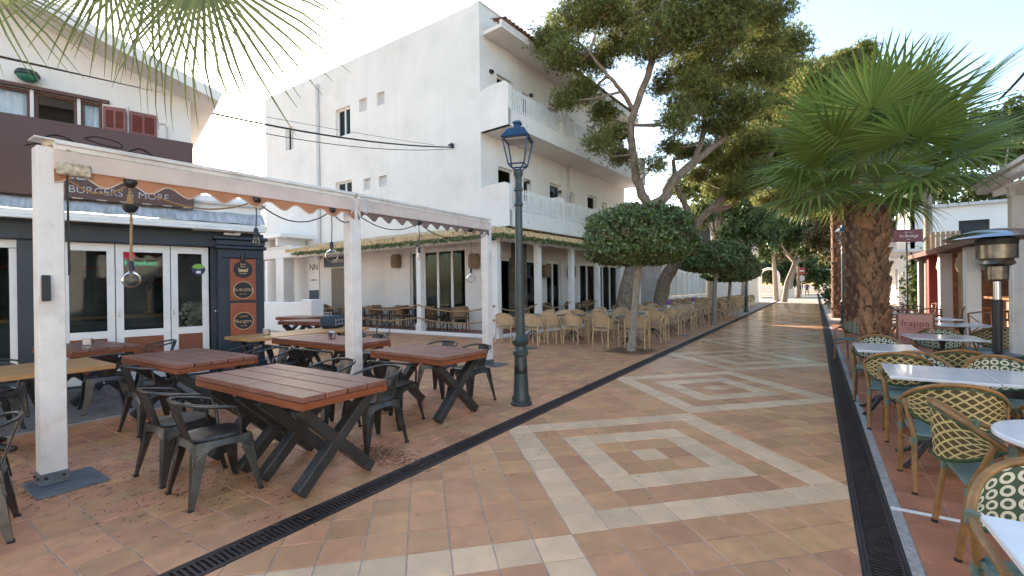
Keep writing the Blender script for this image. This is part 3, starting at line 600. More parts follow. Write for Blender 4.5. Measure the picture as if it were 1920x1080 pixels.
# ------------------------------------------------------------------ thatched veranda in front of the hotel
VY = 11.05; VX = -7.92
def vfront(y): return VX+.0717*(y-VY)
ver = thing('thatched_veranda', 'thatched veranda roof on white posts round the foot of the hotel', 'veranda', (0,0,0))
fl = MB(); fl.prism([(-18.6,VY),(VX,VY),(vfront(23),23),(-9.0,23),(-9.3,12.1),(-18.6,12.1)], 0, .1); part('platform', fl, mat('veranda_floor', (.30,.115,.065), .6, var=.2, vscale=6, bump=.1), ver)
part('kerb', MB().box(((-18.6+VX-.07)/2,VY-.08,.055), (18.6+VX-.05,.14,.11), bev=.01), WALLWHITE2, ver); part('kerb', MB().bar((VX+.08,VY-.15,.055), (vfront(23)+.08,23,.055), .14,.11,.01), WALLWHITE2, ver)
vp = [(x, VY+.02) for x in (-14.6,-11.1)]+[(VX-.02,VY+.02)]+[(vfront(y)-.02, y) for y in (13.25,15.45,17.55,19.7,21.8)]
for x, y in vp:
    part('post', MB().box((x,y,1.5), (.2,.2,3.0), bev=.012), WPAINT, ver); part('post_foot', MB().box((x,y,.22), (.27,.27,.24), bev=.02), WPAINT, ver)
part('beam', MB().box(((-18.2+VX)/2,VY,3.02), (18.2+VX+.1,.16,.18)), WPAINT, ver); part('beam', MB().bar((VX,VY-.06,3.02), (vfront(23),23,3.02), .16,.18), WPAINT, ver)
for k in range(13): part('rafter', MB().bar((-8.3-k*.8,VY-.42,3.1), (-8.3-k*.8,12.1,3.42), .08,.12), WPAINT, ver)
for k in range(14): y = VY+.3+k*.85; part('rafter', MB().bar((vfront(y)+.42,y,3.1), (vfront(y)-1.2,y,3.44), .08,.12), WPAINT, ver)
def thatch_strip(a, b, c, d, n):   # a,b eave ends, c,d wall ends
    a, b, c, d = map(Vector, (a, b, c, d)); mb = MB()
    def top(u, v): p_ = (a.lerp(b, u)).lerp(c.lerp(d, u), v); return (p_.x+random.uniform(-.02,.02), p_.y+random.uniform(-.02,.02), p_.z+.10+random.uniform(-.025,.025))
    mb.grid(top, n, 8)
    def edge(u, v): p_ = a.lerp(b, u); return (p_.x, p_.y, p_.z-.04+.15*v+random.uniform(-.02,.015))
    mb.grid(edge, n, 3)
    def und(u, v): p_ = (a.lerp(b, u)).lerp(c.lerp(d, u), v); return (p_.x, p_.y, p_.z-.02)
    mb.grid(und, n//4, 2); mb.uv = []
    return part('thatch', mb, THATCH, ver)
A_, B_, C_, D_ = (-18.4,VY-.5,3.12), (VX+.5,VY-.5,3.12), (-18.4,12.12,3.5), (-9.2,12.12,3.5)
thatch_strip(A_, B_, C_, D_, 160); thatch_strip(B_, (vfront(23)+.5,23,3.12), D_, (-8.5,23,3.5), 180)
V = []
def straw(a, b, n):
    a = np.array(a); b = np.array(b); dr_ = (b-a)/np.linalg.norm(b-a); no = np.array([dr_[1],-dr_[0],0])
    for _ in range(n):
        t = random.random(); p_ = a+(b-a)*t+np.array([0,0,random.uniform(.0,.13)])-no*random.uniform(0,.5); l = random.uniform(.1,.26); e = p_+no*l+np.array([0,0,-l*random.uniform(.05,.5)]); s_ = dr_*.006
        V.extend([p_-s_,p_+s_,e])
straw(A_, B_, 2600); straw(B_, (vfront(23)+.5,23,3.12), 2600)
stuff(link('straw', np_mesh('straw', np.array(V), 3), THATCH, ver))
# green garland along the eave
gl = thing('garland', 'green leafy garland strung along the thatched veranda eave', 'garland', (0,0,0))
V = []
def garl(a, b, n):
    a = np.array(a); b = np.array(b)
    for _ in range(n):
        t = random.random(); c_ = a+(b-a)*t+np.random.normal(0,.03,3)+np.array([0,0,.02*math.sin(t*140)]); u_ = np.random.normal(0,1,3); u_ /= np.linalg.norm(u_); w_ = np.cross(u_, np.random.normal(0,1,3)); w_ /= np.linalg.norm(w_)
        u_ *= .045; w_ *= .022; V.extend([c_-u_, c_+w_, c_+u_, c_-w_])
garl((-17.8,VY-.52,3.0), (VX+.52,VY-.52,3.0), 2000); garl((VX+.52,VY-.52,3.0), (vfront(21)+.52,21,3.0), 2300)
stuff(link('foliage', np_mesh('foliage', np.array(V), 4), LEAF, gl))
# rope railings
def sag(a, b, drop, n=14): 
    a = Vector(a); b = Vector(b); return [a.lerp(b, k/n)-Vector((0,0,drop*4*(k/n)*(1-k/n))) for k in range(n+1)]
spans = list(zip(vp[:-1], vp[1:]))+[((-18.0,VY+.02), vp[0])]
for k, (a, b) in enumerate(spans):
    if k in (5, 6): continue
    side = 'side kerb' if max(a[1], b[1]) < 11.2 else 'street edge'
    mid = (a[0]+b[0])/2, (a[1]+b[1])/2
    o = thing('rope_barrier', '%s pair of tan ropes slung between veranda posts on its %s' % (ordinal(k if k < 5 else 5), side), 'rope', (0,0,0), group='rope barriers of the veranda')
    for z in (.98, .55): part('rope', MB().tube(sag((a[0],a[1]-.12 if a[1] < 11.3 else a[1],z), (b[0],b[1]-.12 if b[1] < 11.3 else b[1],z), .2 if z > .6 else .14), .022, 7), ROPE, o, 60)

# ------------------------------------------------------------------ pergola over the burger terrace
PO = [(-5.07,.97,2.66), (-4.97,3.75,2.68), (-5.40,7.2,2.80)]
perg = thing('white_pergola', 'white metal pergola frame with beige scalloped valance over the burger terrace', 'pergola', (0,0,0))
for x, y, h in PO:
    part('post', MB().box((x,y,h/2+.01), (.155,.155,h-.02), bev=.006), WMETAL, perg); part('post_shoe', MB().box((x,y,.06), (.168,.168,.09), bev=.003), PLATE, perg)
    for dx, dy in ((.09,-.05),(.09,.05),(-.05,-.09),(.05,-.09)): part('bolt', MB().lathe([(.012,-.006),(.012,.006)], 6), IRON, perg, loc=(x+dx,y+dy,.07), rot=(0,PI/2,0) if abs(dx) > .06 else (PI/2,0,0))
    part('cap', MB().box((x,y,h+.062), (.185,.185,.012), bev=.003), WMETAL, perg)
for (x0,y0,h0), (x1,y1,h1) in zip(PO[:-1], PO[1:]):
    a, b = Vector((x0+.03,y0+.02,h0)), Vector((x1+.03,y1-.02,h1)); d = (b-a).normalized(); nrm = Vector((d.y,-d.x,0)); L_ = (b-a).length
    first = y0 < 2
    part('beam', MB().bar(a+Vector((0,0,.02)), b+Vector((0,0,.02)), .13,.075,.008), WMETAL, perg)
    part('gutter_lip', MB().bar(a+nrm*.075+Vector((0,0,.045)), b+nrm*.075+Vector((0,0,.045)), .018,.035,.004), WMETAL, perg)
    def cloth(u, v, th=0.): 
        p_ = a.lerp(b, u)+nrm*(.07+.004*math.sin(u*60)+th); p_.z -= .02+.145*v; return tuple(p_)
    mb = MB(); mb.grid(cloth, 80, 3); part('valance', mb, VALANCE, perg, 60)
    nw = round(L_/.29)
    def scal(u, v):
        p_ = a.lerp(b, u)+nrm*(.045+.012*math.cos(u*nw*2*PI)*v); p_.z -= .135+v*(.10+.042*math.cos(u*nw*2*PI)); return tuple(p_)
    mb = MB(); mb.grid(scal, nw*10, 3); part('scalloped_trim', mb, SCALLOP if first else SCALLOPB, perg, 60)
    if first: part('binding', MB().tube([Vector(scal(u/ (nw*8.), 1.)) for u in range(nw*8+1)], .006, 5), EDGING, perg, 60)
part('bracket', MB().box((-5.05,1.12,2.60), (.16,.16,.16), bev=.02).box((-4.96,1.1,2.5), (.06,.2,.1), bev=.01).box((-5.05,1.0,2.70), (.1,.12,.08), bev=.02), mat('rusty_white_metal', (.55,.46,.34), .6, var=.4, vscale=25, dirt=(.22,.12,.05,.8), dscale=12), perg)
part('bracket', MB().box((-4.93,3.9,2.6), (.12,.06,.2), bev=.01), GREYW, perg)
part('junction_box', MB().box((-4.965,.93,1.55), (.03,.05,.2), bev=.005), BLACKPL, perg)
part('conduit', MB().tube([(-4.97,1.06,2.5),(-4.97,1.065,1.65)], .008, 6), CABLE, perg)

# string of bulbs
def beam_pt(y):
    (x0,y0,h0), (x1,y1,h1) = (PO[0], PO[1]) if y < 3.75 else (PO[1], PO[2]); t = (y-y0)/(y1-y0); return Vector((x0+(x1-x0)*t+.05, y, h0+(h1-h0)*t-.17))
def bulb(y, drop, kind, lab, rope=False, r=.07):
    tp_ = beam_pt(y); o = thing('hanging_bulb', lab, 'light bulb', tp_, group='bulbs hanging from the pergola')
    part('ceiling_rose', MB().lathe([(.05,0),(.055,-.02),(.045,-.05),(.012,-.07)], 14), SOCKET, o, 50)
    part('cord', MB().tube([(0,0,-.05),(.006,.004,-drop*.5),(0,0,-drop)], .011 if rope else .006, 6), ROPE if rope else CABLE, o, 60)
    part('socket', MB().lathe([(.012,0),(.022,-.01),(.024,-.08),(.018,-.085)], 12), SOCKET, o, 50, loc=(0,0,-drop+.01))
    if kind == 'globe': pr = [(.018,0)]+[(r*math.sin(R(a_)), -.015-r+r*math.cos(R(a_))) for a_ in range(20,181,16)]
    else: pr = [(.014,0),(.02,-.02),(.032,-.06),(.034,-.085),(.022,-.11),(.002,-.12)]
    part('bulb', MB().lathe(pr, 18, caps=False), CLEARGLASS, o, 80, loc=(0,0,-drop-.07))
    part('filament', MB().tube([(.012*math.cos(k*1.2), .012*math.sin(k*1.2), -.02-.05*k/10) for k in range(11)], .003, 5), FILAMENT, o, loc=(0,0,-drop-.07))
    return tp_
T_ = [bulb(1.47, .72, 'globe', 'large clear globe bulb on frayed rope near the left pergola post', True), bulb(2.53, .33, 'edison', 'small pear shaped filament bulb on black cord in front of the pilaster'), bulb(3.42, .42, 'globe', 'clear globe bulb on black cord beside the middle pergola post', r=.075), bulb(5.05, .42, 'edison', 'small filament bulb on thin cord right of the middle pergola post'), bulb(6.55, .75, 'globe', 'clear globe bulb hanging just before the far pergola post', r=.085)]
pot = thing('rope_pulley', 'black half sphere rope weight above the large globe bulb', 'weight', T_[0]-Vector((0,0,.22))); part('weight', MB().lathe([(.006,-.07),(.035,-.06),(.055,-.03),(.062,0),(.055,.004)], 16), SOCKET, pot, 50); part('rope_knot', MB().lathe([(.02,.0),(.026,.03),(.02,.08),(.008,.1)], 10), ROPE, pot, 50)
ends = [beam_pt(1.05)]+T_[:3]+[beam_pt(3.8)]+T_[3:]+[beam_pt(7.15)]
for k, (a, b) in enumerate(zip(ends[:-1], ends[1:])):
    tag(link('string_cord', MB().tube(sag(a-Vector((0,0,.03)), b-Vector((0,0,.03)), .12+.03*(k % 3)), .009 if k < 2 else .007, 6).mesh('string_cord', 60), ROPE if k < 2 else CABLE), '%s sagging cord of the bulb string counted from the left pergola post' % ordinal(k), 'cord', 'cords of the bulb string')
# overhead cables
def wire(pts, r, lab, drop): 
    out = []
    for a, b in zip(pts[:-1], pts[1:]): out += sag(a, b, drop, 16)
    tag(link('overhead_cable', MB().tube(out, r, 6).mesh('overhead_cable', 60), CABLE), lab, 'cable')
hk = at_y(848, 276, 12.05)
wire([at_d(-60, 95, 7.0), hk], .022, 'thick black cable sagging from the bar to a hook on the hotel wall', .35)
wire([at_d(-60, 104, 7.05), hk-np.array([.05,0,.05])], .010, 'thin black cable hanging just below the thick one to the hotel hook', .5)
wire([at_d(-60, 105, 7.6), at_y(815, 272, 12.05)], .006, 'thinnest cable crossing the bar eave and the hotel window', .1)
wire([at_d(1875, 185, 9.), at_d(1990, 50, 6.)], .022, 'black cable at the upper right corner above the palm', .05)

# ------------------------------------------------------------------ burger terrace furniture
def plank_table(L, W, along='x', seam=False, wood=REDWOOD, edge=REDSIDE):
    t = link('plank_table', None)
    n = 5 if W > .78 else 4; pw = W/n; H_ = .76
    for k in range(n): part('plank', MB().box((0,0,0), (L-.002,pw-.011,.04), bev=.004), wood, t, loc=(0,-W/2+(k+.5)*pw,H_-.02))
    for s_ in (-1,1):
        part('apron', MB().box((0,s_*(W/2-.015),H_-.068), (L,.03,.05), bev=.003), edge, t); part('apron', MB().box((s_*(L/2-.016),0,H_-.068), (.03,W-.062,.049), bev=.003), edge, t)
        x = s_*(L/2-.16)
        part('leg', MB().bar((x,-W/2+.06,.035), (x,W/2-.06,H_-.11), .085,.1,.006,(1,0,0)), BLACKSTEEL, t); part('leg', MB().bar((x,W/2-.06,.035), (x,-W/2+.06,H_-.11), .082,.098,.006,(1,0,0)), BLACKSTEEL, t)
        part('foot_bar', MB().box((x,0,H_-.1), (.08,W-.08,.012)), BLACKSTEEL, t)
    return t
def board_table(L, W, feet='x'):
    t = link('board_table', None); H_ = .76
    for s_ in (-1,1): part('board', MB().box((s_*W/4,0,H_-.025), (W/2-.003,L,.05), bev=.006), ORANGEWOOD, t)
    if feet == 'x':
        for s_ in (-1,1):
            y = s_*(L/2-.22)
            part('leg', MB().bar((-W/2+.1,y,.03), (W/2-.1,y,H_-.06), .05,.06,.004,(0,1,0)), BLACKSTEEL, t); part('leg', MB().bar((W/2-.1,y,.03), (-W/2+.1,y,H_-.06), .048,.058,.004,(0,1,0)), BLACKSTEEL, t)
    else:
        part('pedestal', MB().lathe([(.05,.08),(.035,.16),(.03,.6),(.06,H_-.06),(.2,H_-.055)], 14), BLACKSTEEL, t, 50)
        for k in range(4):
            a = PI/4+k*PI/2; c_, s_ = math.cos(a), math.sin(a)
            part('claw_foot', MB().tube([(0,0,.13),(.1*c_,.1*s_,.12),(.2*c_,.2*s_,.075),(.3*c_,.3*s_,.04),(.36*c_,.36*s_,.035)], [.035,.035,.032,.034,.022], 8), BLACKSTEEL, t, 60)
    return t
def put(o, loc, rz, lab, cat, group): o.location = loc; o.rotation_euler = (0,0,rz); return tag(o, lab, cat, group)
TG = 'plank tables of the burger terrace'
put(plank_table(.825,.75), (-3.365,2.17,0), 0, 'dark red plank table with crossed legs nearest the drain and street lamp', 'table', TG)
put(plank_table(.825,.75), (-4.195,2.175,0), 0, 'dark red plank table pushed against the near street side one', 'table', TG)
put(plank_table(1.5,.82), (-6.15,2.34,0), R(1), 'long red plank table between the two chairs before the white doors', 'table', TG)
put(plank_table(1.25,.76), (-3.95,4.05,0), R(-2), 'red plank table just right of the middle pergola post', 'table', TG)
put(plank_table(1.95,.76), (-6.25,4.27,0), R(-1), 'wide red plank table behind the middle pergola post', 'table', TG)
put(plank_table(1.3,.78), (-8.75,2.05,0), R(6), 'red plank table against the doors behind the left pergola post', 'table', TG)
put(plank_table(1.4,.8), (-10.55,6.7,0), R(10), 'small looking red table in the alley beside the pilaster', 'table', TG)
put(plank_table(1.3,.8), (-12.4,7.6,0), R(5), 'farthest red table at the back of the alley', 'table', TG)
TO = 'yellow board tables of the burger terrace'
put(board_table(1.15,.85), (-7.75,4.2,0), R(0), 'yellow pine table next to the burger sign boards', 'table', TO)
put(board_table(1.15,.84), (-7.8,5.36,0), R(0), 'yellow pine table carrying the plaid bag', 'table', TO)
put(board_table(1.9,.95,'c'), (-6.62,.72,0), R(0), 'long yellow pine table on claw foot behind the left pergola post', 'table', TO)
bgm = mat('plaid_cloth', (.03,.045,.07), .8, var=.3, vscale=20)
bag = thing('plaid_bag', 'dark blue plaid cushion bag lying on the yellow table', 'bag', (-8.0,5.55,.762), R(20))
part('bag_body', MB().box((0,0,.12), (.34,.46,.24), bev=.06), bgm, bag, 80)
for k in range(4): part('stripe', MB().box((.172,-.15+k*.1,.12), (.004,.012,.15)), GREYTXT, bag)
for k in range(2): part('band', MB().box((.173,0,.08+k*.08), (.003,.36,.01)), GREYTXT, bag)
# sheet metal armchair
def metal_chair():
    t = link('metal_armchair', None); sm = MB()
    def out(k, s_): a = 2*PI*k/24; c_, si = math.cos(a), math.sin(a); e = .55; return (s_*math.copysign(abs(c_)**e, c_), s_*math.copysign(abs(si)**e, si)*.98)
    sm.add([(*out(k,.185),.43) for k in range(24)]+[(*out(k,.19),.447) for k in range(24)]+[(*out(k,.178),.455) for k in range(24)]+[(*out(k,.13),.449) for k in range(24)],
        [(i*24+k, i*24+(k+1)%24, (i+1)*24+(k+1)%24, (i+1)*24+k) for i in range(3) for k in range(24)]+[tuple(72+k for k in range(24)), tuple(range(24))[::-1]])
    part('seat', sm, GUNMETAL, t, 35)
    for a in range(4):     # arched apron between the legs
        mb = MB(); n = 12
        def ap(u, v, a=a):
            s_ = -1+2*u; x = .19*s_*(1+.12*v); z = .435-v*(.045+.11*abs(s_)**3); y = -.182-.018*v
            p_ = Matrix.Rotation(a*PI/2, 3, 'Z') @ Vector((x,y,z)); return tuple(p_)
        mb.grid(ap, n, 3); part('apron', mb, GUNMETAL, t, 40)
    for sx in (-1,1):
        for sy in (-1,1):
            def lg(z, w_, o_): 
                cx, cy = sx*o_, sy*o_; return [(cx-sx*w_,cy,z), (cx-sx*.012,cy-sy*.012,z) , (cx,cy-sy*w_,z)] if False else [(cx-sx*w_,cy,z),(cx,cy,z),(cx,cy-sy*w_,z),(cx-sx*w_*.55,cy-sy*w_*.55,z)]
            P_ = lg(.36,.085,.195)+lg(.2,.06,.215)+lg(.02,.032,.238)+lg(0,.03,.24)
            fs = [(i*4+k, i*4+(k+1)%4, (i+1)*4+(k+1)%4, (i+1)*4+k) for i in range(3) for k in range(4)]+[(0,1,2,3),(15,14,13,12)]
            part('leg', MB().add(P_, fs), GUNMETAL, t, 30); part('rubber_foot', MB().box((sx*.23,sy*.23,.008), (.034,.034,.016), bev=.003), BLACKPL, t)
    rail = [(-.215,.10,.44),(-.232,.09,.56),(-.24,.06,.655),(-.245,.0,.668),(-.24,-.1,.69),(-.205,-.19,.71),(-.13,-.25,.723),(0,-.268,.727)]
    rail += [(-x,y,z) for x,y,z in rail[-2::-1]]
    part('arm_rail', MB().tube(rail, .0125, 8), GUNMETAL, t, 60)
    mb = MB(); mb.grid(lambda u, v: ((-1+2*u)*(.075+.025*v), -.178-.088*v-.012*(1-(2*u-1)**2)+.0, .44+.285*v), 6, 6); part('back_splat', mb, GUNMETAL, t, 60)
    for s_ in (-1,1): part('splat_edge', MB().tube([(s_*.077,-.178,.44),(s_*.101,-.265,.722)], .006, 6), GUNMETAL, t, 60)
    return t
CH = metal_chair(); CG = 'sheet metal armchairs of the burger terrace'; first = [True]
def mchair(x, y, heading, lab):      # heading: degrees from +y (facing), positive to the left
    if first[0]: first[0] = False; return put(CH, (x,y,0), R(heading), lab, 'chair', CG)
    return dup(CH, (x,y,0), R(heading), lab, CG)
mchair(-3.78,1.60,-4, 'nearest grey metal armchair in front of the street side plank table')
mchair(-4.43,1.62,3, 'grey metal armchair half hidden behind the nearest one')
mchair(-3.6,2.92,176, 'metal armchair tucked in behind the nearest plank table, facing the viewer')
mchair(-4.4,2.98,184, 'metal armchair between the nearest plank table and the middle post')
mchair(-3.96,3.52,12, 'metal armchair with its back turned at the table right of the middle post')
mchair(-3.85,4.74,172, 'metal armchair behind the right table nearest the far pergola post')
mchair(-4.5,4.82,188, 'metal armchair behind the right table nearest the middle post')
mchair(-6.1,1.98,4, 'metal armchair with wooden looking seat before the long red table')
mchair(-6.75,3.18,178, 'metal armchair behind the long red table nearest the doors')
mchair(-6.05,3.2,186, 'metal armchair behind the long red table nearest the pergola')
mchair(-7.72,1.98,82, 'metal armchair with its back to the viewer near the left pergola post')
mchair(-8.75,2.86,170, 'metal armchair against the folding doors with wood panels')
mchair(-4.34,.42,168, 'cropped metal armchair at the left edge of the view')
mchair(-4.9,.40,176, 'second cropped metal armchair at the left edge, just behind the nearest')
mchair(-8.35,1.2,-20, 'metal armchair behind the long yellow table, seen left of the post')
mchair(-7.6,.95,-86, 'metal armchair half hidden under the long yellow table')
mchair(-6.3,5.05,184, 'metal armchair right of the plaid bag table, behind the wide red table')
mchair(-6.95,5.15,170, 'metal armchair behind the wide red table nearest the plaid bag')
mchair(-8.6,7.25,140, 'far metal armchair standing alone between alley and veranda')
mchair(-6.55,3.75,-3, 'metal armchair in front of the wide red table, left one')
mchair(-5.75,3.72,4, 'metal armchair in front of the wide red table, right one')
mchair(-10.1,7.6,185, 'metal armchair in the alley behind the small looking red table')
mchair(-11.1,8.2,170, 'farthest metal armchair at the back of the alley')

# ------------------------------------------------------------------ street lamp
def street_lamp(x, y, lab, k=1., s=1.):
    o = thing('street_lamp', lab, 'lamp post', (x,y,0), R(20), 'old style street lamps')
    part('base', MB().lathe([(.135,0),(.135,.03),(.118,.05),(.122,.09),(.1,.13),(.092,.3),(.083,.52),(.078,.62),(.098,.645),(.1,.69),(.08,.71),(.074,.75),(.105,.79),(.108,.83),(.082,.87),(.066,.9)], 24), LAMPGREEN, o, 35)
    part('band', MB().lathe([(.0865,.40),(.088,.405),(.086,.5),(.084,.505)], 24), BLACKPL, o, 40)
    part('pole', MB().lathe([(.062,.88),(.058,1.2),(.046,2.55),(.058,2.56),(.058,2.585),(.046,2.6),(.046,2.74),(.06,2.75),(.06,2.78),(.047,2.8),(.045,2.92),(.062,2.95),(.066,3.0),(.05,3.02)], 20), LAMPGREEN, o, 40)
    hd = part('lantern', MB().lathe([(.34*.707,3.40),(.36*.707,3.415),(.345*.707,3.43),(.21*.707*1.02,3.53),(.11,3.545),(.06,3.56),(.055,3.6),(.075,3.61),(.075,3.63),(.03,3.655),(.005,3.66)], 4, ph=PI/4), LAMPBLUE, o, 20)
    for a in range(4):
        c_, s_ = math.cos(a*PI/2+PI/4), math.sin(a*PI/2+PI/4)
        part('lantern_bar', MB().tube([(.145*c_,.145*s_,3.08),(.232*c_,.232*s_,3.41)], .011, 6), LAMPBLUE, hd); part('cradle_arm', MB().tube([(.03*c_,.03*s_,3.01),(.07*c_,.07*s_,3.03),(.145*c_,.145*s_,3.08)], .010, 6), LAMPBLUE, hd)
        c2, s2 = math.cos(a*PI/2+3*PI/4), math.sin(a*PI/2+3*PI/4); part('lantern_rail', MB().tube([(.145*c_,.145*s_,3.08),(.145*c2,.145*s2,3.08)], .010, 6), LAMPBLUE, hd)
    part('lamp_tray', MB().box((0,0,3.395), (.26,.26,.02)), GREYW, hd)
    return o
street_lamp(-3.17, 4.93, 'dark green street lamp with blue lantern standing beside the left drain')
lp = street_lamp(-3.14, 27.6, 'distant street lamp among the rattan chairs beyond the clipped trees'); 
street_lamp(.85, 20.6, 'street lamp hidden behind the palm crown on the right of the street')

# ------------------------------------------------------------------ rattan chairs and tables
def cane_chair(name, pole, weave, seatm, dark=False):
    t = link(name, None)
    def bk(u, v):
        s_ = -1+2*u; a = s_*1.25; hgt = .81-.17*abs(s_)**2.6; z0 = .50; return (.275*math.sin(a)/math.sin(1.25), -.06-.215*(math.cos(a)-math.cos(1.25))/(1-math.cos(1.25))-.03*v, z0+(hgt-z0)*v)
    mb = MB(); mb.grid(bk, 18, 6); part('backrest', mb, weave, t, 60)
    mb = MB(); mb.grid(lambda u, v: (lambda p_: (p_[0]*.965, p_[1]+.014, p_[2]))(bk(u, v)), 18, 6); part('backrest_lining', mb, weave, t, 60)
    part('top_rail', MB().tube([bk(k/18, 1.02) for k in range(19)], .016, 7), weave, t, 60)
    part('seat', MB().box((0,.0,.445), (.46,.44,.035), bev=.014), seatm, t, 50)
    for s_ in (-1,1):
        part('arm', MB().tube([(s_*.275,-.06,.70),(s_*.285,.06,.665),(s_*.28,.16,.65),(s_*.262,.2,.63)], .016, 7), pole, t, 60)
        part('leg', MB().tube([(s_*.262,.2,.64),(s_*.245,.205,.43),(s_*.25,.215,0)], .016, 7), pole, t, 60); part('leg', MB().tube([(s_*.24,-.19,.72),(s_*.225,-.2,.43),(s_*.235,-.225,0)], .016, 7), pole, t, 60)
    part('stretcher', MB().tube([(-.24,.2,.41),(.24,.2,.41)], .011, 6), pole, t); part('stretcher', MB().tube([(-.225,-.2,.41),(.225,-.2,.41)], .011, 6), pole, t)
    return t
def cafe_table(sz, top, H_=.74, name='cafe_table'):
    t = link(name, None); part('table_top', MB().box((0,0,H_-.015), (sz,sz,.03), bev=.008), top, t)
    part('column', MB().lathe([(.03,.1),(.025,.3),(.025,H_-.05),(.09,H_-.032)], 10), BLACKSTEEL, t, 50)
    for k in range(4): a = PI/4+k*PI/2; part('foot', MB().tube([(0,0,.3),(.12*math.cos(a),.12*math.sin(a),.2),(.3*math.cos(a),.3*math.sin(a),.015)], .016, 6), BLACKSTEEL, t, 60)
    return t
RC = cane_chair('rattan_armchair', RATPOLE, RATTAN, RATTANSEAT); RT = cafe_table(.66, mat('grey_table_top', (.16,.14,.12), .35, var=.2, vscale=4)); used = {'c': False, 't': False}
def rchair(x, y, h, lab):
    if not used['c']: used['c'] = True; return put(RC, (x,y,0), R(h), lab, 'chair', 'pale rattan armchairs along the drain')
    return dup(RC, (x,y,0), R(h), lab, 'pale rattan armchairs along the drain')
def rtable(x, y, lab):
    if not used['t']: used['t'] = True; return put(RT, (x,y,0), R(8), lab, 'table', 'small dark tables among the rattan chairs')
    return dup(RT, (x,y,0), R(random.uniform(-8,8)), lab, 'small dark tables among the rattan chairs')
pines_at = [(-5.75,15.4), (-5.35,18.9)]
row = 0
for r_ in range(13):
    ty = 11.5+r_*1.8
    for c_, tx in ((0,-3.98), (1,-5.62)):
        if any(abs(tx-a) < .75 and abs(ty-b) < 1.15 for a, b in pines_at): continue
        if c_ == 1 and ty > 28: continue
        cn_ = 'drain column' if c_ == 0 else 'veranda column'
        if abs(tx+3.98) < .1 or True: rtable(tx+random.uniform(-.05,.05), ty, 'small dark cafe table in the %s, %s row past clipped tree' % (cn_, ordinal(r_)))
        for sx, sn in ((-1,'left'), (1,'right')):
            for sy, h, hn in ((-1, 0, 'back turned'), (1, 180, 'facing the viewer')):
                x = tx+sx*.38+random.uniform(-.06,.06); y = ty+sy*.66+random.uniform(-.08,.08)
                if any(math.hypot(x-a, y-b) < .6 for a, b in pines_at): continue
                if x < vfront(y)+.4: continue
                rchair(x, y, h+random.uniform(-14,14), 'rattan armchair, %s, %s of table, %s, %s row past clipped tree' % (hn, sn, cn_, ordinal(r_)))
rtable(-6.75, 11.3-.15, 'small dark cafe table by the corner post of the veranda')
rchair(-7.1,10.35,8, 'rattan armchair with back turned nearest the veranda corner post'); rchair(-6.15,10.3,-6, 'rattan armchair with back turned, standing just right of the street lamp')
rchair(-6.2,11.95,196, 'rattan armchair facing the viewer between the lamp and the clipped tree'); rchair(-6.9,12.15,165, 'rattan armchair facing the viewer close to the veranda edge')
# dark-legged wicker chairs on the veranda
VC = cane_chair('wicker_chair', DARKPOLE, mat('brown_wicker', (.23,.14,.075), .6, var=.4, vscale=60, bump=.6, bscale=90, rnd=.15), mat('brown_wicker_seat', (.2,.12,.06), .6, var=.3, vscale=60))
VT = cafe_table(.75, mat('brown_table_top', (.15,.09,.05), .45, var=.3, vscale=5), name='veranda_table')
vs = []
for k, x in enumerate((-16.2,-14.7,-13.2,-11.9,-10.4)): vs += [(x-.55, 11.55, -80+random.uniform(-20,20)), (x+.55, 11.6, 85+random.uniform(-20,20))]
vs = vs[:10]+[(-8.55,13.6,-5), (-8.6,15.0,175), (-8.3,16.9,0), (-8.3,18.2,180)]
for k, (x, y, h) in enumerate(vs):
    lab = '%s brown wicker chair along the veranda side, counted from the notice panel' % ordinal(k) if k < 10 else 'brown wicker chair, %s behind the street posts of the veranda' % ordinal(k-10)
    o = put(VC, (x,y,.1), R(h), lab, 'chair', 'dark legged chairs on the veranda') if k == 0 else dup(VC, (x,y,.1), R(h), lab, 'dark legged chairs on the veranda'); o.location.z = .1
for k, (x, y) in enumerate(((-16.2,11.6),(-14.7,11.6),(-13.2,11.55),(-11.9,11.6),(-10.4,11.6),(-8.6,14.3),(-8.35,17.55))):
    lab = 'brown topped veranda table, %s from the notice panel' % ordinal(k)
    o = put(VT, (x,y,.1), 0, lab, 'table', 'tables on the veranda') if k == 0 else dup(VT, (x,y,.1), 0, lab, 'tables on the veranda'); o.location.z = .1

for k, x in enumerate((-15.45,-14.0,-12.55,-11.15,-9.75)):
    o = dup(VC, (x,11.45+.15*(k % 2),.1), R((20,-35,60,-10,40)[k]), '%s wicker chair standing between two veranda tables, counted from the notice panel' % ordinal(k), 'dark legged chairs on the veranda'); o.location.z = .1
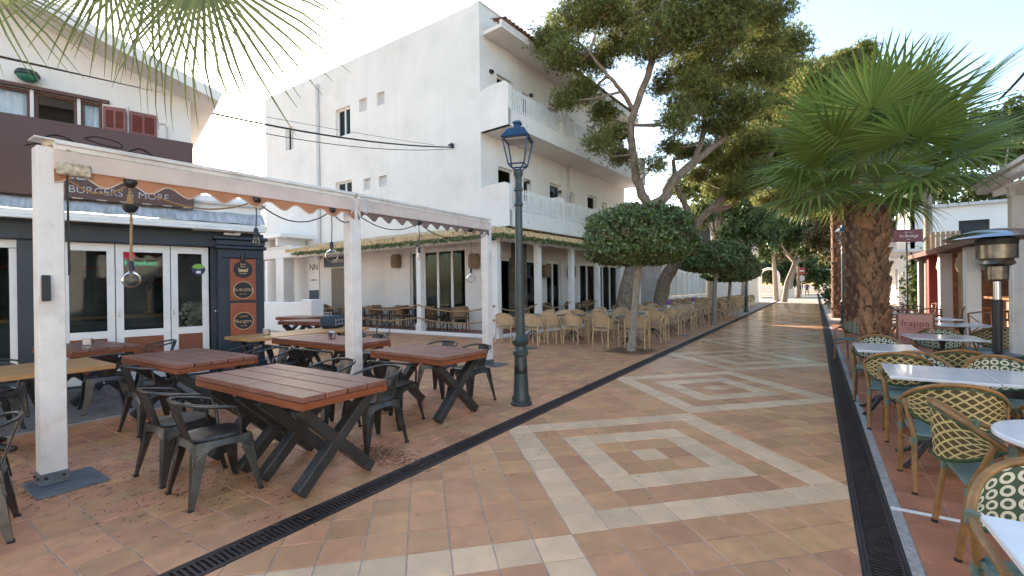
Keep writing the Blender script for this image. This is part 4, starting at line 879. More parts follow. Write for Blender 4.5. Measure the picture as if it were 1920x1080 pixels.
# ------------------------------------------------------------------ bistro chairs and marble tables
def pattern(name, kind):
    m = bpy.data.materials.new(name); t = nt(m); N = t.nodes; L = t.links; b = N['Principled BSDF']; b.inputs['Roughness'].default_value = .5
    uv = N.new('ShaderNodeUVMap'); mp = N.new('ShaderNodeMapping'); L.new(uv.outputs[0], mp.inputs[0])
    if kind == 'ring':
        mp.inputs['Scale'].default_value = (11,5.2,1); mp.inputs['Rotation'].default_value = (0,0,0)
        fr_ = N.new('ShaderNodeVectorMath'); fr_.operation = 'FRACTION'; L.new(mp.outputs[0], fr_.inputs[0])
        d = N.new('ShaderNodeVectorMath'); d.operation = 'DISTANCE'; d.inputs[1].default_value = (.5,.5,0); L.new(fr_.outputs[0], d.inputs[0])
        a = N.new('ShaderNodeMath'); a.operation = 'SUBTRACT'; a.inputs[1].default_value = .33; L.new(d.outputs['Value'], a.inputs[0]); ab = N.new('ShaderNodeMath'); ab.operation = 'ABSOLUTE'; L.new(a.outputs[0], ab.inputs[0])
        lt = N.new('ShaderNodeMath'); lt.operation = 'LESS_THAN'; lt.inputs[1].default_value = .11; L.new(ab.outputs[0], lt.inputs[0]); c1, c2 = (.05,.085,.045,1), (.72,.68,.52,1)
    else:
        mp.inputs['Scale'].default_value = (9,5,1); sx = N.new('ShaderNodeSeparateXYZ'); L.new(mp.outputs[0], sx.inputs[0]); outs = []
        for sg in ('ADD', 'SUBTRACT'):
            a = N.new('ShaderNodeMath'); a.operation = sg; L.new(sx.outputs[0], a.inputs[0]); L.new(sx.outputs[1], a.inputs[1]); f_ = N.new('ShaderNodeMath'); f_.operation = 'FRACT'; L.new(a.outputs[0], f_.inputs[0])
            s_ = N.new('ShaderNodeMath'); s_.operation = 'LESS_THAN'; s_.inputs[1].default_value = .24; L.new(f_.outputs[0], s_.inputs[0]); outs.append(s_)
        lt = N.new('ShaderNodeMath'); lt.operation = 'MAXIMUM'; L.new(outs[0].outputs[0], lt.inputs[0]); L.new(outs[1].outputs[0], lt.inputs[1]); c1, c2 = (.085,.06,.018,1), (.60,.47,.20,1)
    mx = N.new('ShaderNodeMix'); mx.data_type = 'RGBA'; L.new(lt.outputs[0], mx.inputs[0]); mx.inputs[6].default_value = c1; mx.inputs[7].default_value = c2
    nz = N.new('ShaderNodeTexNoise'); nz.inputs['Scale'].default_value = 120; L.new(uv.outputs[0], nz.inputs['Vector']); mr = N.new('ShaderNodeMapRange'); mr.inputs['To Min'].default_value = .55; mr.inputs['To Max'].default_value = 1.35; L.new(nz.outputs[0], mr.inputs[0])
    h = N.new('ShaderNodeHueSaturation'); L.new(mx.outputs[2], h.inputs['Color']); L.new(mr.outputs[0], h.inputs['Value']); L.new(h.outputs[0], b.inputs['Base Color'])
    bp = N.new('ShaderNodeBump'); bp.inputs['Strength'].default_value = .6; bp.inputs['Distance'].default_value = .006; L.new(lt.outputs[0], bp.inputs['Height']); L.new(bp.outputs[0], b.inputs['Normal']); return m
RING = pattern('ring_weave', 'ring'); LATT = pattern('lattice_weave', 'lattice'); GREENW = mat('bottle_green_binding', (.03,.075,.03), .45, var=.3, vscale=60)
def bistro_chair():
    t = link('bistro_chair', None)
    def cur(s_): a = s_*1.3; return .275*math.sin(a)/math.sin(1.3), -.05-.24*(math.cos(a)-math.cos(1.3))/(1-math.cos(1.3))
    def bk(u, v, off=0., k=1.):
        s_ = -1+2*u; x, y = cur(s_*.98); e = max(0., 1-s_*s_); zt = .69+.165*e; zb = .69-.155*e**.85; z = zb+(zt-zb)*v; return (x*k, y+off-.05*(z-.6)*e, z)
    mb = MB(); mb.grid(lambda u, v: bk(u,v,-.004), 26, 8); part('back_panel', mb, LATT, t, 60)
    mb = MB(); mb.grid(lambda u, v: bk(u,v,.008,.99), 26, 8); part('front_panel', mb, RING, t, 60)
    part('top_rail', MB().tube([bk(k/26,1.06) for k in range(27)], .0165, 8), BAMBOO, t, 60)
    part('panel_binding', MB().tube([bk(k/26,.97,-.006) for k in range(27)], .008, 6), GREENW, t, 60); part('panel_binding', MB().tube([bk(k/26,-.02,-.002) for k in range(27)], .012, 6), GREENW, t, 60)
    part('seat', MB().box((0,.01,.45), (.45,.44,.04), bev=.016), SEATGREEN, t, 50)
    for s_ in (-1,1):
        part('arm', MB().tube([(s_*.272,-.045,.69),(s_*.28,.06,.665),(s_*.27,.15,.645),(s_*.25,.2,.60)], .0155, 8), BAMBOO, t, 60)
        part('leg', MB().tube([(s_*.25,.2,.61),(s_*.235,.205,.42),(s_*.245,.23,0)], .0165, 8), BAMBOO, t, 60); part('leg', MB().tube([(s_*.262,-.10,.70),(s_*.225,-.19,.44),(s_*.235,-.245,0)], .0165, 8), BAMBOO, t, 60)
        part('binding', MB().lathe([(.021,0),(.022,.02),(.021,.05)], 8), WRAP, t, 40, loc=(s_*.274,-.04,.66)); part('binding', MB().lathe([(.02,0),(.021,.02),(.02,.05)], 8), WRAP, t, 40, loc=(s_*.236,.206,.38)); part('binding', MB().lathe([(.02,0),(.021,.02),(.02,.05)], 8), WRAP, t, 40, loc=(s_*.227,-.195,.38))
        part('side_stretcher', MB().tube([(s_*.233,.2,.33),(s_*.22,.0,.36),(s_*.228,-.2,.33)], .009, 6), BAMBOO, t, 60)
        part('leg_tip', MB().lathe([(.018,0),(.018,.018)], 8), BLACKPL, t, loc=(s_*.245,.23,0)); part('leg_tip', MB().lathe([(.018,0),(.018,.018)], 8), BLACKPL, t, loc=(s_*.235,-.245,0))
    part('stretcher', MB().tube([(-.23,.205,.36),(0,.205,.40),(.23,.205,.36)], .01, 6), BAMBOO, t, 60)
    return t
BC = bistro_chair(); BC.scale = (1.02,.97,.92); bf = [True]
def bchair(x, y, h, lab):
    if bf[0]: bf[0] = False; return put(BC, (x,y,0), R(h), lab, 'chair', 'green and cream bistro chairs')
    return dup(BC, (x,y,0), R(h), lab, 'green and cream bistro chairs')
bchair(.80,4.50,2, 'bistro chair with lattice back turned, left of the two before the long marble table')
bchair(1.42,4.48,-4, 'bistro chair with lattice back turned, right of the two before the long marble table')
bchair(.80,5.72,178, 'bistro chair with ring pattern behind the long marble table, next to the drain')
bchair(1.40,5.74,184, 'bistro chair with ring pattern behind the long marble table, nearest the heater')
bchair(.70,6.12,-5, 'bistro chair with lattice back just before the small table at the palm')
bchair(.66,7.42,176, 'bistro chair with ring pattern behind the small table under the palm')
bchair(1.17,6.62,10, 'bistro chair with lattice back beside the foot of the heater')
bchair(2.2,6.6,-12, 'bistro chair with lattice back half hidden by the white post')
bchair(1.5,9.05,170, 'bistro chair with ring pattern behind the oval looking marble table')
bchair(.62,11.0,150, 'lone bistro chair standing beyond the palm trunk by the drain')
bchair(1.55,10.3,-60, 'bistro chair seen side on beyond the pink menu board')
bchair(2.25,10.1,15, 'bistro chair behind the heater next to the far marble table')
bchair(.85,3.60,-88, 'bistro chair with grey green seat angled to the round marble table')
bchair(.75,2.30,182, 'cropped bistro chair with ring pattern at the lower right corner')
def marble_table(w_, d_, rnd_=False):
    t = link('marble_table', None); H_ = .76
    if rnd_: part('table_top', MB().lathe([(w_/2-.008,H_-.03),(w_/2,H_-.022),(w_/2,H_-.006),(w_/2-.006,H_)], 48), MARBLE, t, 40)
    else: part('table_top', MB().box((0,0,H_-.012), (w_,d_,.024), bev=.004), MARBLE, t)
    part('column', MB().lathe([(.045,.1),(.028,.16),(.03,.3),(.026,.4),(.026,.66),(.05,.7),(.14,H_-.032)], 14), BLACKSTEEL, t, 50)
    for k in range(4): a = PI/4+k*PI/2; c_, s_ = math.cos(a), math.sin(a); part('foot', MB().tube([(0,0,.2),(.1*c_,.1*s_,.17),(.2*c_,.2*s_,.07),(.29*c_,.29*s_,.02),(.32*c_,.32*s_,.018)], [.026,.024,.02,.02,.014], 8), BLACKSTEEL, t, 60)
    return t
MG = 'white marble tables on black iron feet'
put(marble_table(.62,.72), (.80,5.02,0), R(-1), 'white marble table between four bistro chairs, end next to the drain', 'table', MG)
put(marble_table(.62,.72), (1.43,5.03,0), R(-1), 'white marble table joined to the drain side one, nearest the heater', 'table', MG)
put(marble_table(.56,.78), (.66,6.72,0), R(0), 'small white marble table right under the palm', 'table', MG)
put(marble_table(.72,.72,True), (1.09,3.22,0), 0, 'round white marble table beside the angled bistro chair', 'table', MG)
put(marble_table(.72,.72), (.80,1.68,0), R(2), 'cropped white marble table at the lower right corner', 'table', MG)
put(marble_table(.75,.7), (1.42,8.35,0), R(4), 'white marble table just behind the heater pole', 'table', MG)
put(marble_table(.7,.7), (2.1,10.9,0), R(0), 'white marble table beyond the heater and menu board', 'table', MG)
put(marble_table(.7,.7), (2.0,12.6,0), R(10), 'farthest white marble table before the red roofed bar', 'table', MG)

# patio heater
ht = thing('patio_heater', 'steel patio heater with wide flat dome and black tank cover', 'heater', (1.66,7.12,0))
part('tank_cover', MB().lathe([(.25,0),(.255,.03),(.255,.55),(.25,.62),(.2,.70),(.06,.72),(.04,.725)], 28), BLACKPL, ht, 40); part('pole', MB().lathe([(.042,.6),(.042,1.3)], 16), BLACKPL, ht, 40); part('pole_top', MB().lathe([(.036,1.3),(.036,1.52)], 14), STEEL, ht, 40)
part('burner', MB().lathe([(.06,1.5),(.09,1.52),(.095,1.66),(.15,1.69),(.13,1.74),(.165,1.75),(.165,1.92),(.15,1.93)], 24), mat('tarnished_steel', (.22,.19,.15), .35, metal=1., var=.4, vscale=12), ht, 30); part('mesh_screen', MB().lathe([(.15,1.76),(.172,1.96),(.12,1.99)], 24), mat('heater_mesh', (.06,.055,.05), .5, metal=.7, var=.5, vscale=60), ht, 30)
part('dome', MB().lathe([(.03,2.08),(.2,2.06),(.36,2.02),(.44,1.975),(.445,1.965),(.36,2.005),(.2,2.045),(.03,2.06)], 40), STEEL, ht, 50)
for k in range(3): a = k*2*PI/3; part('dome_post', MB().tube([(.12*math.cos(a),.12*math.sin(a),1.95),(.12*math.cos(a),.12*math.sin(a),2.06)], .008, 6), STEEL, ht)
# pink menu board
mb_ = thing('menu_board', 'pink menu board with three maroon words beside the palm trunk', 'menu board', (1.28,9.35,0), R(-4))
part('board', MB().box((0,0,.56), (.40,.03,.88), bev=.004), PINK, mb_); part('stand', MB().box((.215,.02,.5), (.025,.03,1.0)).box((-.215,.02,.5), (.025,.03,1.0)).box((0,.05,.015), (.5,.3,.03)), BROWNCH, mb_)
for k in range(3):
    link('lettering', text_mesh('frappa', .135, .002), INK, mb_, (0,-.018,.86-k*.24), (PI/2,0,0))
    for j in range(2): part('small_print', MB().box((0,-.0165,.79-k*.24-j*.028), (.28-.08*j,.002,.007)), INK, mb_)
# white canopy building on the right
cb = thing('white_kiosk', 'white post and sloping roof of the kiosk behind the heater', 'building', (0,0,0))
part('post', MB().box((2.30,8.94,1.33), (.17,.17,2.66), bev=.008), WMETAL, cb)
part('beam', MB().box((2.32,6.2,2.72), (.12,6.0,.14), bev=.006), WPAINT, cb); part('gutter', MB().box((2.12,6.0,2.86), (.14,7.4,.1), bev=.02), WPAINT, cb)
part('roof', MB().add([(2.0,2.0,2.90),(2.0,9.75,2.90),(4.6,9.75,3.5),(4.6,2.0,3.5),(2.0,2.0,2.95),(2.0,9.75,2.95),(4.6,9.75,3.55),(4.6,2.0,3.55)], [(0,3,2,1),(4,5,6,7),(0,1,5,4),(1,2,6,5),(2,3,7,6),(3,0,4,7)]), WPAINT, cb)
part('gable_beam', MB().bar((2.2,9.6,2.82), (4.5,9.6,3.36), .08,.14), WPAINT, cb); part('end_beam', MB().bar((2.2,8.94,2.72), (4.5,8.94,2.72), .1,.13), WPAINT, cb)
part('wall', wall_holes(5., 0, 2.9, [(.6,1.8,1.0,2.3)], .12), WALLWHITE2, cb, loc=(3.3,9.4,0), rot=(0,0,-PI/2))
part('window_pane', MB().box((3.36,8.2,1.65), (.02,1.2,1.3)), mat('blue_window', (.04,.07,.14), .15), cb)
part('wicker_disc', MB().lathe([(.0,0),(.3,.01),(.32,.03),(.3,.05)], 24), RATTAN, cb, 40, loc=(3.28,9.05,1.25), rot=(0,-PI/2,0))

# ------------------------------------------------------------------ trees
def unit(n): v = np.random.normal(0, 1, (n, 3)); return v/np.linalg.norm(v, axis=1)[:, None]
def tufts(cen, spread, n, ln=.17, wd=.011, nd=6, bias=.35):
    """n needle tufts round each centre; every tuft is nd thin triangles"""
    c = np.repeat(cen, n, 0)+np.random.normal(0, 1, (len(cen)*n, 3))*spread
    ax = unit(len(c)); ax[:, 2] += bias; ax /= np.linalg.norm(ax, axis=1)[:, None]
    c = np.repeat(c, nd, 0); a = np.repeat(ax, nd, 0)*.8+unit(len(c))*.75; a /= np.linalg.norm(a, axis=1)[:, None]
    s = np.cross(a, unit(len(c))); s /= np.linalg.norm(s, axis=1)[:, None]+1e-6
    l = ln*np.random.uniform(.6, 1.2, (len(c), 1)); V_ = np.empty((len(c), 3, 3)); V_[:, 0] = c-s*wd; V_[:, 1] = c+s*wd; V_[:, 2] = c+a*l; return V_.reshape(-1, 3)
def pine(lab, base, limbs, blobs, dens=1., ln=.17, wd=.012, dry=.06, name='pine_tree'):
    """limbs: list of (points, radii); blobs: (centre, radius) foliage masses"""
    o = thing(name, lab, 'tree', base, group='pine trees'); b = np.array(base)
    for k, (pts, rad) in enumerate(limbs):
        P_ = [Vector(np.array(q_)-b) for q_ in pts]; out = []; rr = []
        for i in range(len(P_)-1):
            p0, p1, p2, p3 = P_[max(i-1,0)], P_[i], P_[i+1], P_[min(i+2,len(P_)-1)]
            for j in range(5):
                t = j/5; out.append(.5*((2*p1)+(p2-p0)*t+(2*p0-5*p1+4*p2-p3)*t*t+(3*p1-p0-3*p2+p3)*t**3)+Vector(np.random.normal(0,.012,3))); rr.append((rad[i]+(rad[i+1]-rad[i])*t)*random.uniform(.94,1.06))
        out.append(P_[-1]); rr.append(rad[-1]); part('trunk' if k == 0 else 'limb', MB().tube(out, rr, 12), BARK, o, 60)
    joints = [np.array(q_) for pts, rad in limbs for q_ in pts[1:]]
    Vg = []; Vd = []
    for c_, r_ in blobs:
        c_ = np.array(c_); j = min(joints, key=lambda q_: np.linalg.norm(q_-c_)+(0 if q_[2] < c_[2]+.5 else 1.5)); m_ = (j+c_)/2+np.random.normal(0,.12,3)-np.array([0,0,.15])
        part('branch', MB().tube([Vector(j-b), Vector(m_-b), Vector(c_-b)], [.05,.035,.018], 6), BARK, o, 60)
        ns = max(14, int(105*dens*r_**1.75)); d_ = unit(ns); d_[:, 2] = d_[:, 2]*.62+.12; sub = c_+d_*r_*np.random.uniform(.35, 1., (ns, 1))
        for s_ in sub[::7]: part('twig', MB().tube([Vector(c_-b), Vector((c_+s_)/2-b+np.random.normal(0,.05,3)), Vector(s_-b)], [.018,.012,.005], 4, False), BARK, o)
        nd_ = np.random.rand(ns) < dry; Vg.append(tufts(sub[~nd_]-b, (.17,.17,.12), 17, ln, wd))
        if nd_.any(): Vd.append(tufts(sub[nd_]-b, (.17,.17,.12), 13, ln, wd))
    cr = stuff(link('crown', np_mesh('crown', np.concatenate(Vg), 3), PINE, o))
    if Vd: stuff(link('dry_needles', np_mesh('dry_needles', np.concatenate(Vd), 3), PINEDRY, o))
    return o
def D(px, py, d): return at_d(px, py, d)
# first pine: leaning trunk that forks above the clipped tree
bA = (-5.75,15.4,0)
dA = 15.9
fk = D(1216, 386, dA)
limbsA = [([bA, D(1180,520,dA), D(1205,440,dA), fk], [.27,.24,.21,.2]),
          ([fk, D(1197,345,dA), D(1187,290,dA), D(1183,235,dA-.1), D(1198,185,dA-.3), D(1218,130,dA-.5), D(1235,60,dA-.6), D(1245,-30,dA-.6)], [.17,.15,.14,.135,.125,.11,.09,.05]),
          ([D(1187,205,dA-.2), D(1165,172,dA-.5), D(1140,142,dA-.8), D(1105,100,dA-1)], [.09,.07,.06,.03]),
          ([fk, D(1245,372,dA), D(1262,338,dA), D(1300,305,dA+.2), D(1345,270,dA+.3), D(1378,240,dA+.4), D(1420,190,dA+.4)], [.18,.17,.16,.14,.11,.09,.05]),
          ([D(1300,305,dA+.2), D(1315,265,dA+.5), D(1322,215,dA+.5), D(1325,150,dA+.4)], [.11,.1,.08,.04])]
blA = [(D(x, y, dA+random.uniform(-1.3,1.5)), r_*dA/853) for x, y, r_ in ((1025,75,42),(1080,40,58),(1060,105,42),(1130,20,60),(1110,120,45),(1170,75,60),(1215,10,60),(1240,80,62),(1290,30,62),(1340,80,60),(1375,20,60),(1420,80,52),(1300,130,58),(1380,140,58),(1440,140,45),(1240,165,30),(1090,170,36),(1060,190,24),(1135,215,30),(1150,255,32),(1120,270,22),(1165,295,24),(1330,190,52),(1400,200,50),(1285,205,36),(1265,235,28),(1255,275,24),(1350,240,44),(1180,-50,70),(1300,-60,80),(1400,-50,60),(1105,-30,50),(1440,30,45),(1300,165,40),(1225,310,20))]
pine('tall pine forking above the clipped tree in front of the hotel', bA, limbsA, blA, 1.0)
bB = (-5.35,18.9,0); dB = 18.8
fkB = D(1300, 425, dB)
limbsB = [([bB, D(1245,530,dB), D(1275,480,dB), fkB], [.3,.27,.24,.2]), ([fkB, D(1330,395,dB), D(1375,355,dB), D(1420,320,dB), D(1470,250,dB), D(1500,170,dB)], [.17,.15,.14,.12,.09,.05]), ([fkB, D(1285,385,dB), D(1268,345,dB), D(1262,300,dB)], [.13,.12,.1,.07]), ([D(1330,395,dB), D(1370,385,dB+.4), D(1430,345,dB+.8), D(1500,300,dB+1)], [.12,.1,.08,.05])]
blB = [(D(x, y, dB+random.uniform(-1.2,2.5)), r_*dB/853) for x, y, r_ in ((1460,210,52),(1500,150,55),(1400,270,48),(1450,280,50),(1510,230,52),(1350,310,32),(1420,330,40),(1480,330,45),(1310,330,26),(1540,290,45),(1550,190,45),(1470,90,45),(1380,360,30),(1520,350,42),(1290,290,24),(1430,240,50),(1560,340,40),(1490,290,46),(1530,160,44),(1400,300,40),(1380,320,34),(1450,370,36),(1500,390,34),(1345,350,28),(1470,150,46),(1330,290,30))]
pine('second leaning pine behind the clipped tree with a dark spreading crown', bB, limbsB, blB, .95, .2, .016)
bC = (1.9,33.,0); dC = 27.
bC = tuple(D(1600, 0, 30)*np.array([1,1,0]))
limbsC = [([bC, D(1598,430,30), D(1590,330,30), D(1575,240,30), D(1570,170,30)], [.3,.26,.22,.16,.06]), ([D(1590,330,30), D(1620,250,30), D(1610,170,30)], [.14,.1,.05])]
blC = [(D(x, y, 30+random.uniform(-2,2)), r_*30/853) for x, y, r_ in ((1540,150,36),(1580,125,36),(1610,110,32),(1560,200,40),(1610,170,36),(1525,215,36),(1600,230,36),(1630,140,24),(1550,260,36),(1600,290,34),(1640,210,24),(1660,180,24),(1650,260,30),(1690,230,26),(1700,290,28),(1620,330,30))]
pine('distant pine rising behind the big palm', bC, limbsC, blC, .75, .26, .03)
def leaf_cloud(cen, size, up=.3):
    n = len(cen); a = unit(n); a[:, 2] -= .2; a /= np.linalg.norm(a, axis=1)[:, None]; s = np.cross(a, unit(n)); s /= np.linalg.norm(s, axis=1)[:, None]+1e-6
    l = size*np.random.uniform(.45, 1.3, (n, 1)); V_ = np.empty((n, 4, 3)); V_[:, 0] = cen-a*l; V_[:, 1] = cen+s*l*.5; V_[:, 2] = cen+a*l; V_[:, 3] = cen-s*l*.5; return V_.reshape(-1, 3)
def clipped_tree(lab, x, y, top_x, rad, z0, z1, n, trunk_r=.09, leaf=.05, pale=True):
    o = thing('clipped_tree', lab, 'tree', (x,y,0), group='clipped trees along the drain')
    part('trunk', MB().tube([(0,0,0),(.03,.01,.25),(top_x*.45,.03,z0*.55),(top_x*.8,.02,z0*.9),(top_x,0,z0+.3)], [trunk_r*1.35,trunk_r,trunk_r*.92,trunk_r*.95,trunk_r*.8], 14), PALEBARK, o, 60)
    for k in range(5): a = k*1.3; part('limb', MB().tube([(top_x,0,z0+.05),(top_x+.35*rad*math.cos(a),.35*rad*math.sin(a),z0+.4),(top_x+.7*rad*math.cos(a),.7*rad*math.sin(a),z0+.75*(z1-z0))], [.045,.035,.015], 7), PALEBARK, o, 60)
    zc = z0+.3*(z1-z0)
    def shell(d, k=1.):
        az = np.arctan2(d[:,1], d[:,0]); lump = 1+.055*np.sin(az*5+d[:,2]*4)+.04*np.sin(az*11+d[:,2]*9+1)+.03*np.sin(d[:,2]*13)+.02*np.sin(az*23+d[:,2]*21)
        e = (np.abs(d[:,0])**2.6+np.abs(d[:,1])**2.6)**(1/2.6); rr = 1/np.maximum(1e-3, (np.sqrt(d[:,0]**2+d[:,1]**2)**2.7+np.abs(d[:,2])**2.7)**(1/2.7))
        P_ = d*rr[:,None]*lump[:,None]*k; P_[:,0] = P_[:,0]*rad+top_x; P_[:,1] *= rad; P_[:,2] = np.where(P_[:,2] > 0, P_[:,2]*(z1-zc), P_[:,2]*(zc-z0))+zc; return P_
    d = unit(n); k = 1-np.abs(np.random.normal(0,.05,n))+np.where(np.random.rand(n) < .06, np.random.uniform(.0,.075,n), 0); Pn = shell(d)*0+shell(d); c_ = np.array([top_x,0,zc]); Pn = c_+(Pn-c_)*k[:,None]+np.random.normal(0,.018,(n,3))
    brown = (np.random.rand(n) < .05+.45*np.clip(np.sin(d[:,0]*3+1.2)*np.sin(d[:,2]*5+.5)*np.sin(d[:,1]*4),0,1)) & (np.random.rand(n) < .8)
    stuff(link('crown', np_mesh('crown', leaf_cloud(Pn[~brown], leaf), 4), LEAF, o)); stuff(link('dry_leaves', np_mesh('dry_leaves', leaf_cloud(Pn[brown], leaf), 4), mat('dry_ficus_leaf', (.16,.10,.045), .6, rnd=.4, hue=.02, trans=.2), o))
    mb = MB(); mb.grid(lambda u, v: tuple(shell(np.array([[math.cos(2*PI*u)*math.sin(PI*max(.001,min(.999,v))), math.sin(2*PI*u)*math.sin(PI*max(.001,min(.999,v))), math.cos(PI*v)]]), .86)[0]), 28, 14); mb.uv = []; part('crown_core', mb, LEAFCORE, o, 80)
    return o
clipped_tree('clipped tree with a broad flat green crown, nearest the street lamp', -3.57, 10.3, .22, 1.2, 2.02, 3.33, 26000, .085, .05)
clipped_tree('smaller looking clipped tree behind the first along the drain', -3.2, 18.4, .1, 1.2, 2.0, 3.1, 12000, .08, .065)
clipped_tree('bright green clipped tree, third and farthest along the drain', -3.6, 24.5, .15, 1.25, 1.7, 3.05, 9000, .08, .075)

# ------------------------------------------------------------------ palms
def fan_leaf(Rr, n=40, span=R(150), droop=.35, seed=0, fold=.35, fuse=.42):
    rs = random.Random(seed); mb = MB(); da = 2*span/n
    for k in range(n):
        a = -span+da*(k+.5); L_ = Rr*(1-.28*(abs(a)/span)**2)*rs.uniform(.92,1.04); dr_ = droop*rs.uniform(.5,1.5); tw = rs.uniform(-.04,.04)
        def pt(r_, off, lift):
            aa = a+tw*(r_/L_)**2; x = math.sin(aa)*r_+math.cos(aa)*off; y = math.cos(aa)*r_-math.sin(aa)*off; t = r_/L_
            z = -dr_*L_*max(0, t-.45)**2*2.2-.10*Rr*(abs(a)/span)**2*t+lift; return (x, y, z)
        wf_ = math.tan(da/2); rows = []
        for r_, w_ in ((.04*Rr,.04*Rr*wf_), (fuse*Rr*.55,fuse*Rr*.55*wf_), (fuse*Rr,fuse*Rr*wf_), (L_*.7,fuse*Rr*wf_*.62), (L_*.88,fuse*Rr*wf_*.33), (L_,.0015)):
            up_ = w_*fold; rows.append([pt(r_,-w_,0), pt(r_,0,up_), pt(r_,w_,0)])
        vs_ = [p_ for row_ in rows for p_ in row_]; mb.add(vs_, [(i*3+j,i*3+j+1,(i+1)*3+j+1,(i+1)*3+j) for i in range(len(rows)-1) for j in (0,1)])
    return mb.mesh('leaf')
def place_leaf(o, me, m, crown, hub, nrm, name='leaf', side=0.):
    """leaf blade with its hub at `hub`, growing away from `crown`, blade facing nrm; petiole from the crown"""
    crown = Vector(crown); hub = Vector(hub); y = (hub-crown).normalized(); z = Vector(nrm); z = (z-y*z.dot(y)).normalized(); x = y.cross(z)
    x = (x*math.cos(side)+z*math.sin(side)); z = x.cross(y)
    lf = link(name, me, m, o); lf.matrix_local = Matrix((x, y, z)).transposed().to_4x4(); lf.location = hub
    md = (crown+hub)/2+Vector((0,0,.06)); inv = lf.matrix_basis.inverted()
    pe = MB().tube([inv @ crown, inv @ md, inv @ hub], [.022,.014,.010], 6); link('petiole', pe.mesh('petiole', 60), PETIOLE, lf)
    return lf
lmesh = [fan_leaf(1.08, 38, R(140), .34, k) for k in range(4)]; lstiff = [fan_leaf(1.12, 40, R(125), .10, 40+k, .4, .5) for k in range(3)]
def palm_trunk(o, h, r0, r1, nb, boot=True):
    def rad(z): return r1+(r0-r1)*max(0,1-z/(.35*h))**1.5
    part('trunk', MB().lathe([(rad(h*k/12)*.86, h*k/12) for k in range(13)], 16), PALMCORE, o, 60)
    tr = o.children[-1]
    bm_ = MB().add([(-.06,0,0),(.06,0,0),(.042,.03,.09),(-.042,.03,.09),(-.025,.055,.17),(.025,.055,.17),(-.05,-.03,.02),(.05,-.03,.02),(.03,.02,.17),(-.03,.02,.17)], [(0,1,2,3),(3,2,5,4),(6,9,8,7),(0,6,7,1),(4,5,8,9),(1,7,8,5,2),(0,3,4,9,6)]).mesh('leaf_base', 30)
    for k in range(nb):
        z = .08+(h-.22)*k/nb; a = k*2.39996; r_ = rad(z)*.84; s_ = random.uniform(.8,1.25)
        b_ = link('leaf_base', bm_, PALMBOOT, tr, (r_*math.cos(a), r_*math.sin(a), z), (random.uniform(-.15,.25), random.uniform(-.35,.35), a-PI/2)); b_.scale = (s_*random.uniform(.8,1.2), s_, s_)
pa = thing('fan_palm', 'large green fan palm with rough brown trunk beside the right drain', 'palm', (.80,9.46,0), group='fan palms')
TH_ = 2.75; palm_trunk(pa, TH_, .235, .195, 230)
CR = Vector((.06,0,3.12))
gold = 2.39996; nl = 31
for k in range(nl):
    f_ = k/(nl-1); el = R(80-100*f_); az = k*gold+.9; pl_ = .85+.15*math.sin(k*1.7)+(.3 if .15 < f_ < .75 else 0)
    d_ = Vector((math.cos(az)*math.cos(el), math.sin(az)*math.cos(el), math.sin(el)+.12)).normalized()
    hub = CR+d_*pl_; nrm = Vector((-d_.x*.6, -d_.y*.6, 1.)) if el > 0 else Vector((d_.x*.3, d_.y*.3, 1))
    lf = place_leaf(pa, lstiff[k % 3] if el > R(12) else lmesh[k % 4], PALML, CR-d_*.05, hub, nrm, side=random.uniform(-.7,.7))
    
# palms and bare trunks further down the street
def far_palm(lab, x, y, h, r0, sc_=1., nl=22, m=PALML, nb=110):
    o = thing('fan_palm', lab, 'palm', (x,y,0), group='fan palms'); palm_trunk(o, h, r0, r0*.85, nb); c_ = Vector((0,0,h+.15))
    for k in range(nl):
        f_ = k/(nl-1); el = R(80-125*f_); az = k*gold; d_ = Vector((math.cos(az)*math.cos(el), math.sin(az)*math.cos(el), math.sin(el)+.1)).normalized()
        lf = place_leaf(o, lmesh[k % 4], m, c_, c_+d_*1.0*sc_, Vector((-d_.x*.5,-d_.y*.5,1)), side=random.uniform(-.4,.4)); lf.scale = (sc_,)*3
far_palm('palm trunk seen just left of the big palm, second along the street', .95, 17.2, 4.6, .27, 1.1)
far_palm('slim sunlit palm trunk, third along the right drain', .78, 24.5, 5.5, .26, 1.2)
# palm at the viewer's left whose fans hang into the view
pn = thing('fan_palm', 'fan palm outside the view whose long fronds hang over the bar', 'palm', (-4.5,-.95,0), group='fan palms')
palm_trunk(pn, 3.9, .28, .25, 40)
lbig = [fan_leaf(1.22, 40, R(112), .34, 20+k, .3, .26) for k in range(3)]
cN = Vector((0,0,4.0)); base_n = np.array([-4.5,-.95,0])
for k, (px, py, dep, tx, ty, m) in enumerate(((290,-75,2.95,330,200,PALMY), (200,-70,3.25,150,150,PALMY), (385,-55,2.9,520,130,PALMY), (-30,-40,3.0,60,100,PALMY))):
    hub = at_d(px, py, dep)-base_n; tip = at_d(tx, ty, dep-.15)-base_n; y = Vector(tip-hub).normalized(); vw = Vector(EYE-base_n-hub).normalized()
    z = (vw-y*vw.dot(y)).normalized(); x = y.cross(z); lf = link('leaf', lbig[k % 3], m, pn); lf.matrix_local = Matrix((x,y,z)).transposed().to_4x4(); lf.location = Vector(hub); inv = lf.matrix_local.inverted()
    lf.scale = ((.68,.68,.68),(.66,.66,.66),(.86,.86,.86),(.62,.62,.62))[k]
    inv = lf.matrix_basis.inverted(); hv = Vector(hub); md = (cN+hv)/2+Vector((0,0,.35)); link('petiole', MB().tube([inv @ cN, inv @ (cN*.7+hv*.3+Vector((0,0,.3))), inv @ md, inv @ hv], [.025,.02,.016,.012], 6).mesh('petiole', 60), PETIOLE, lf)
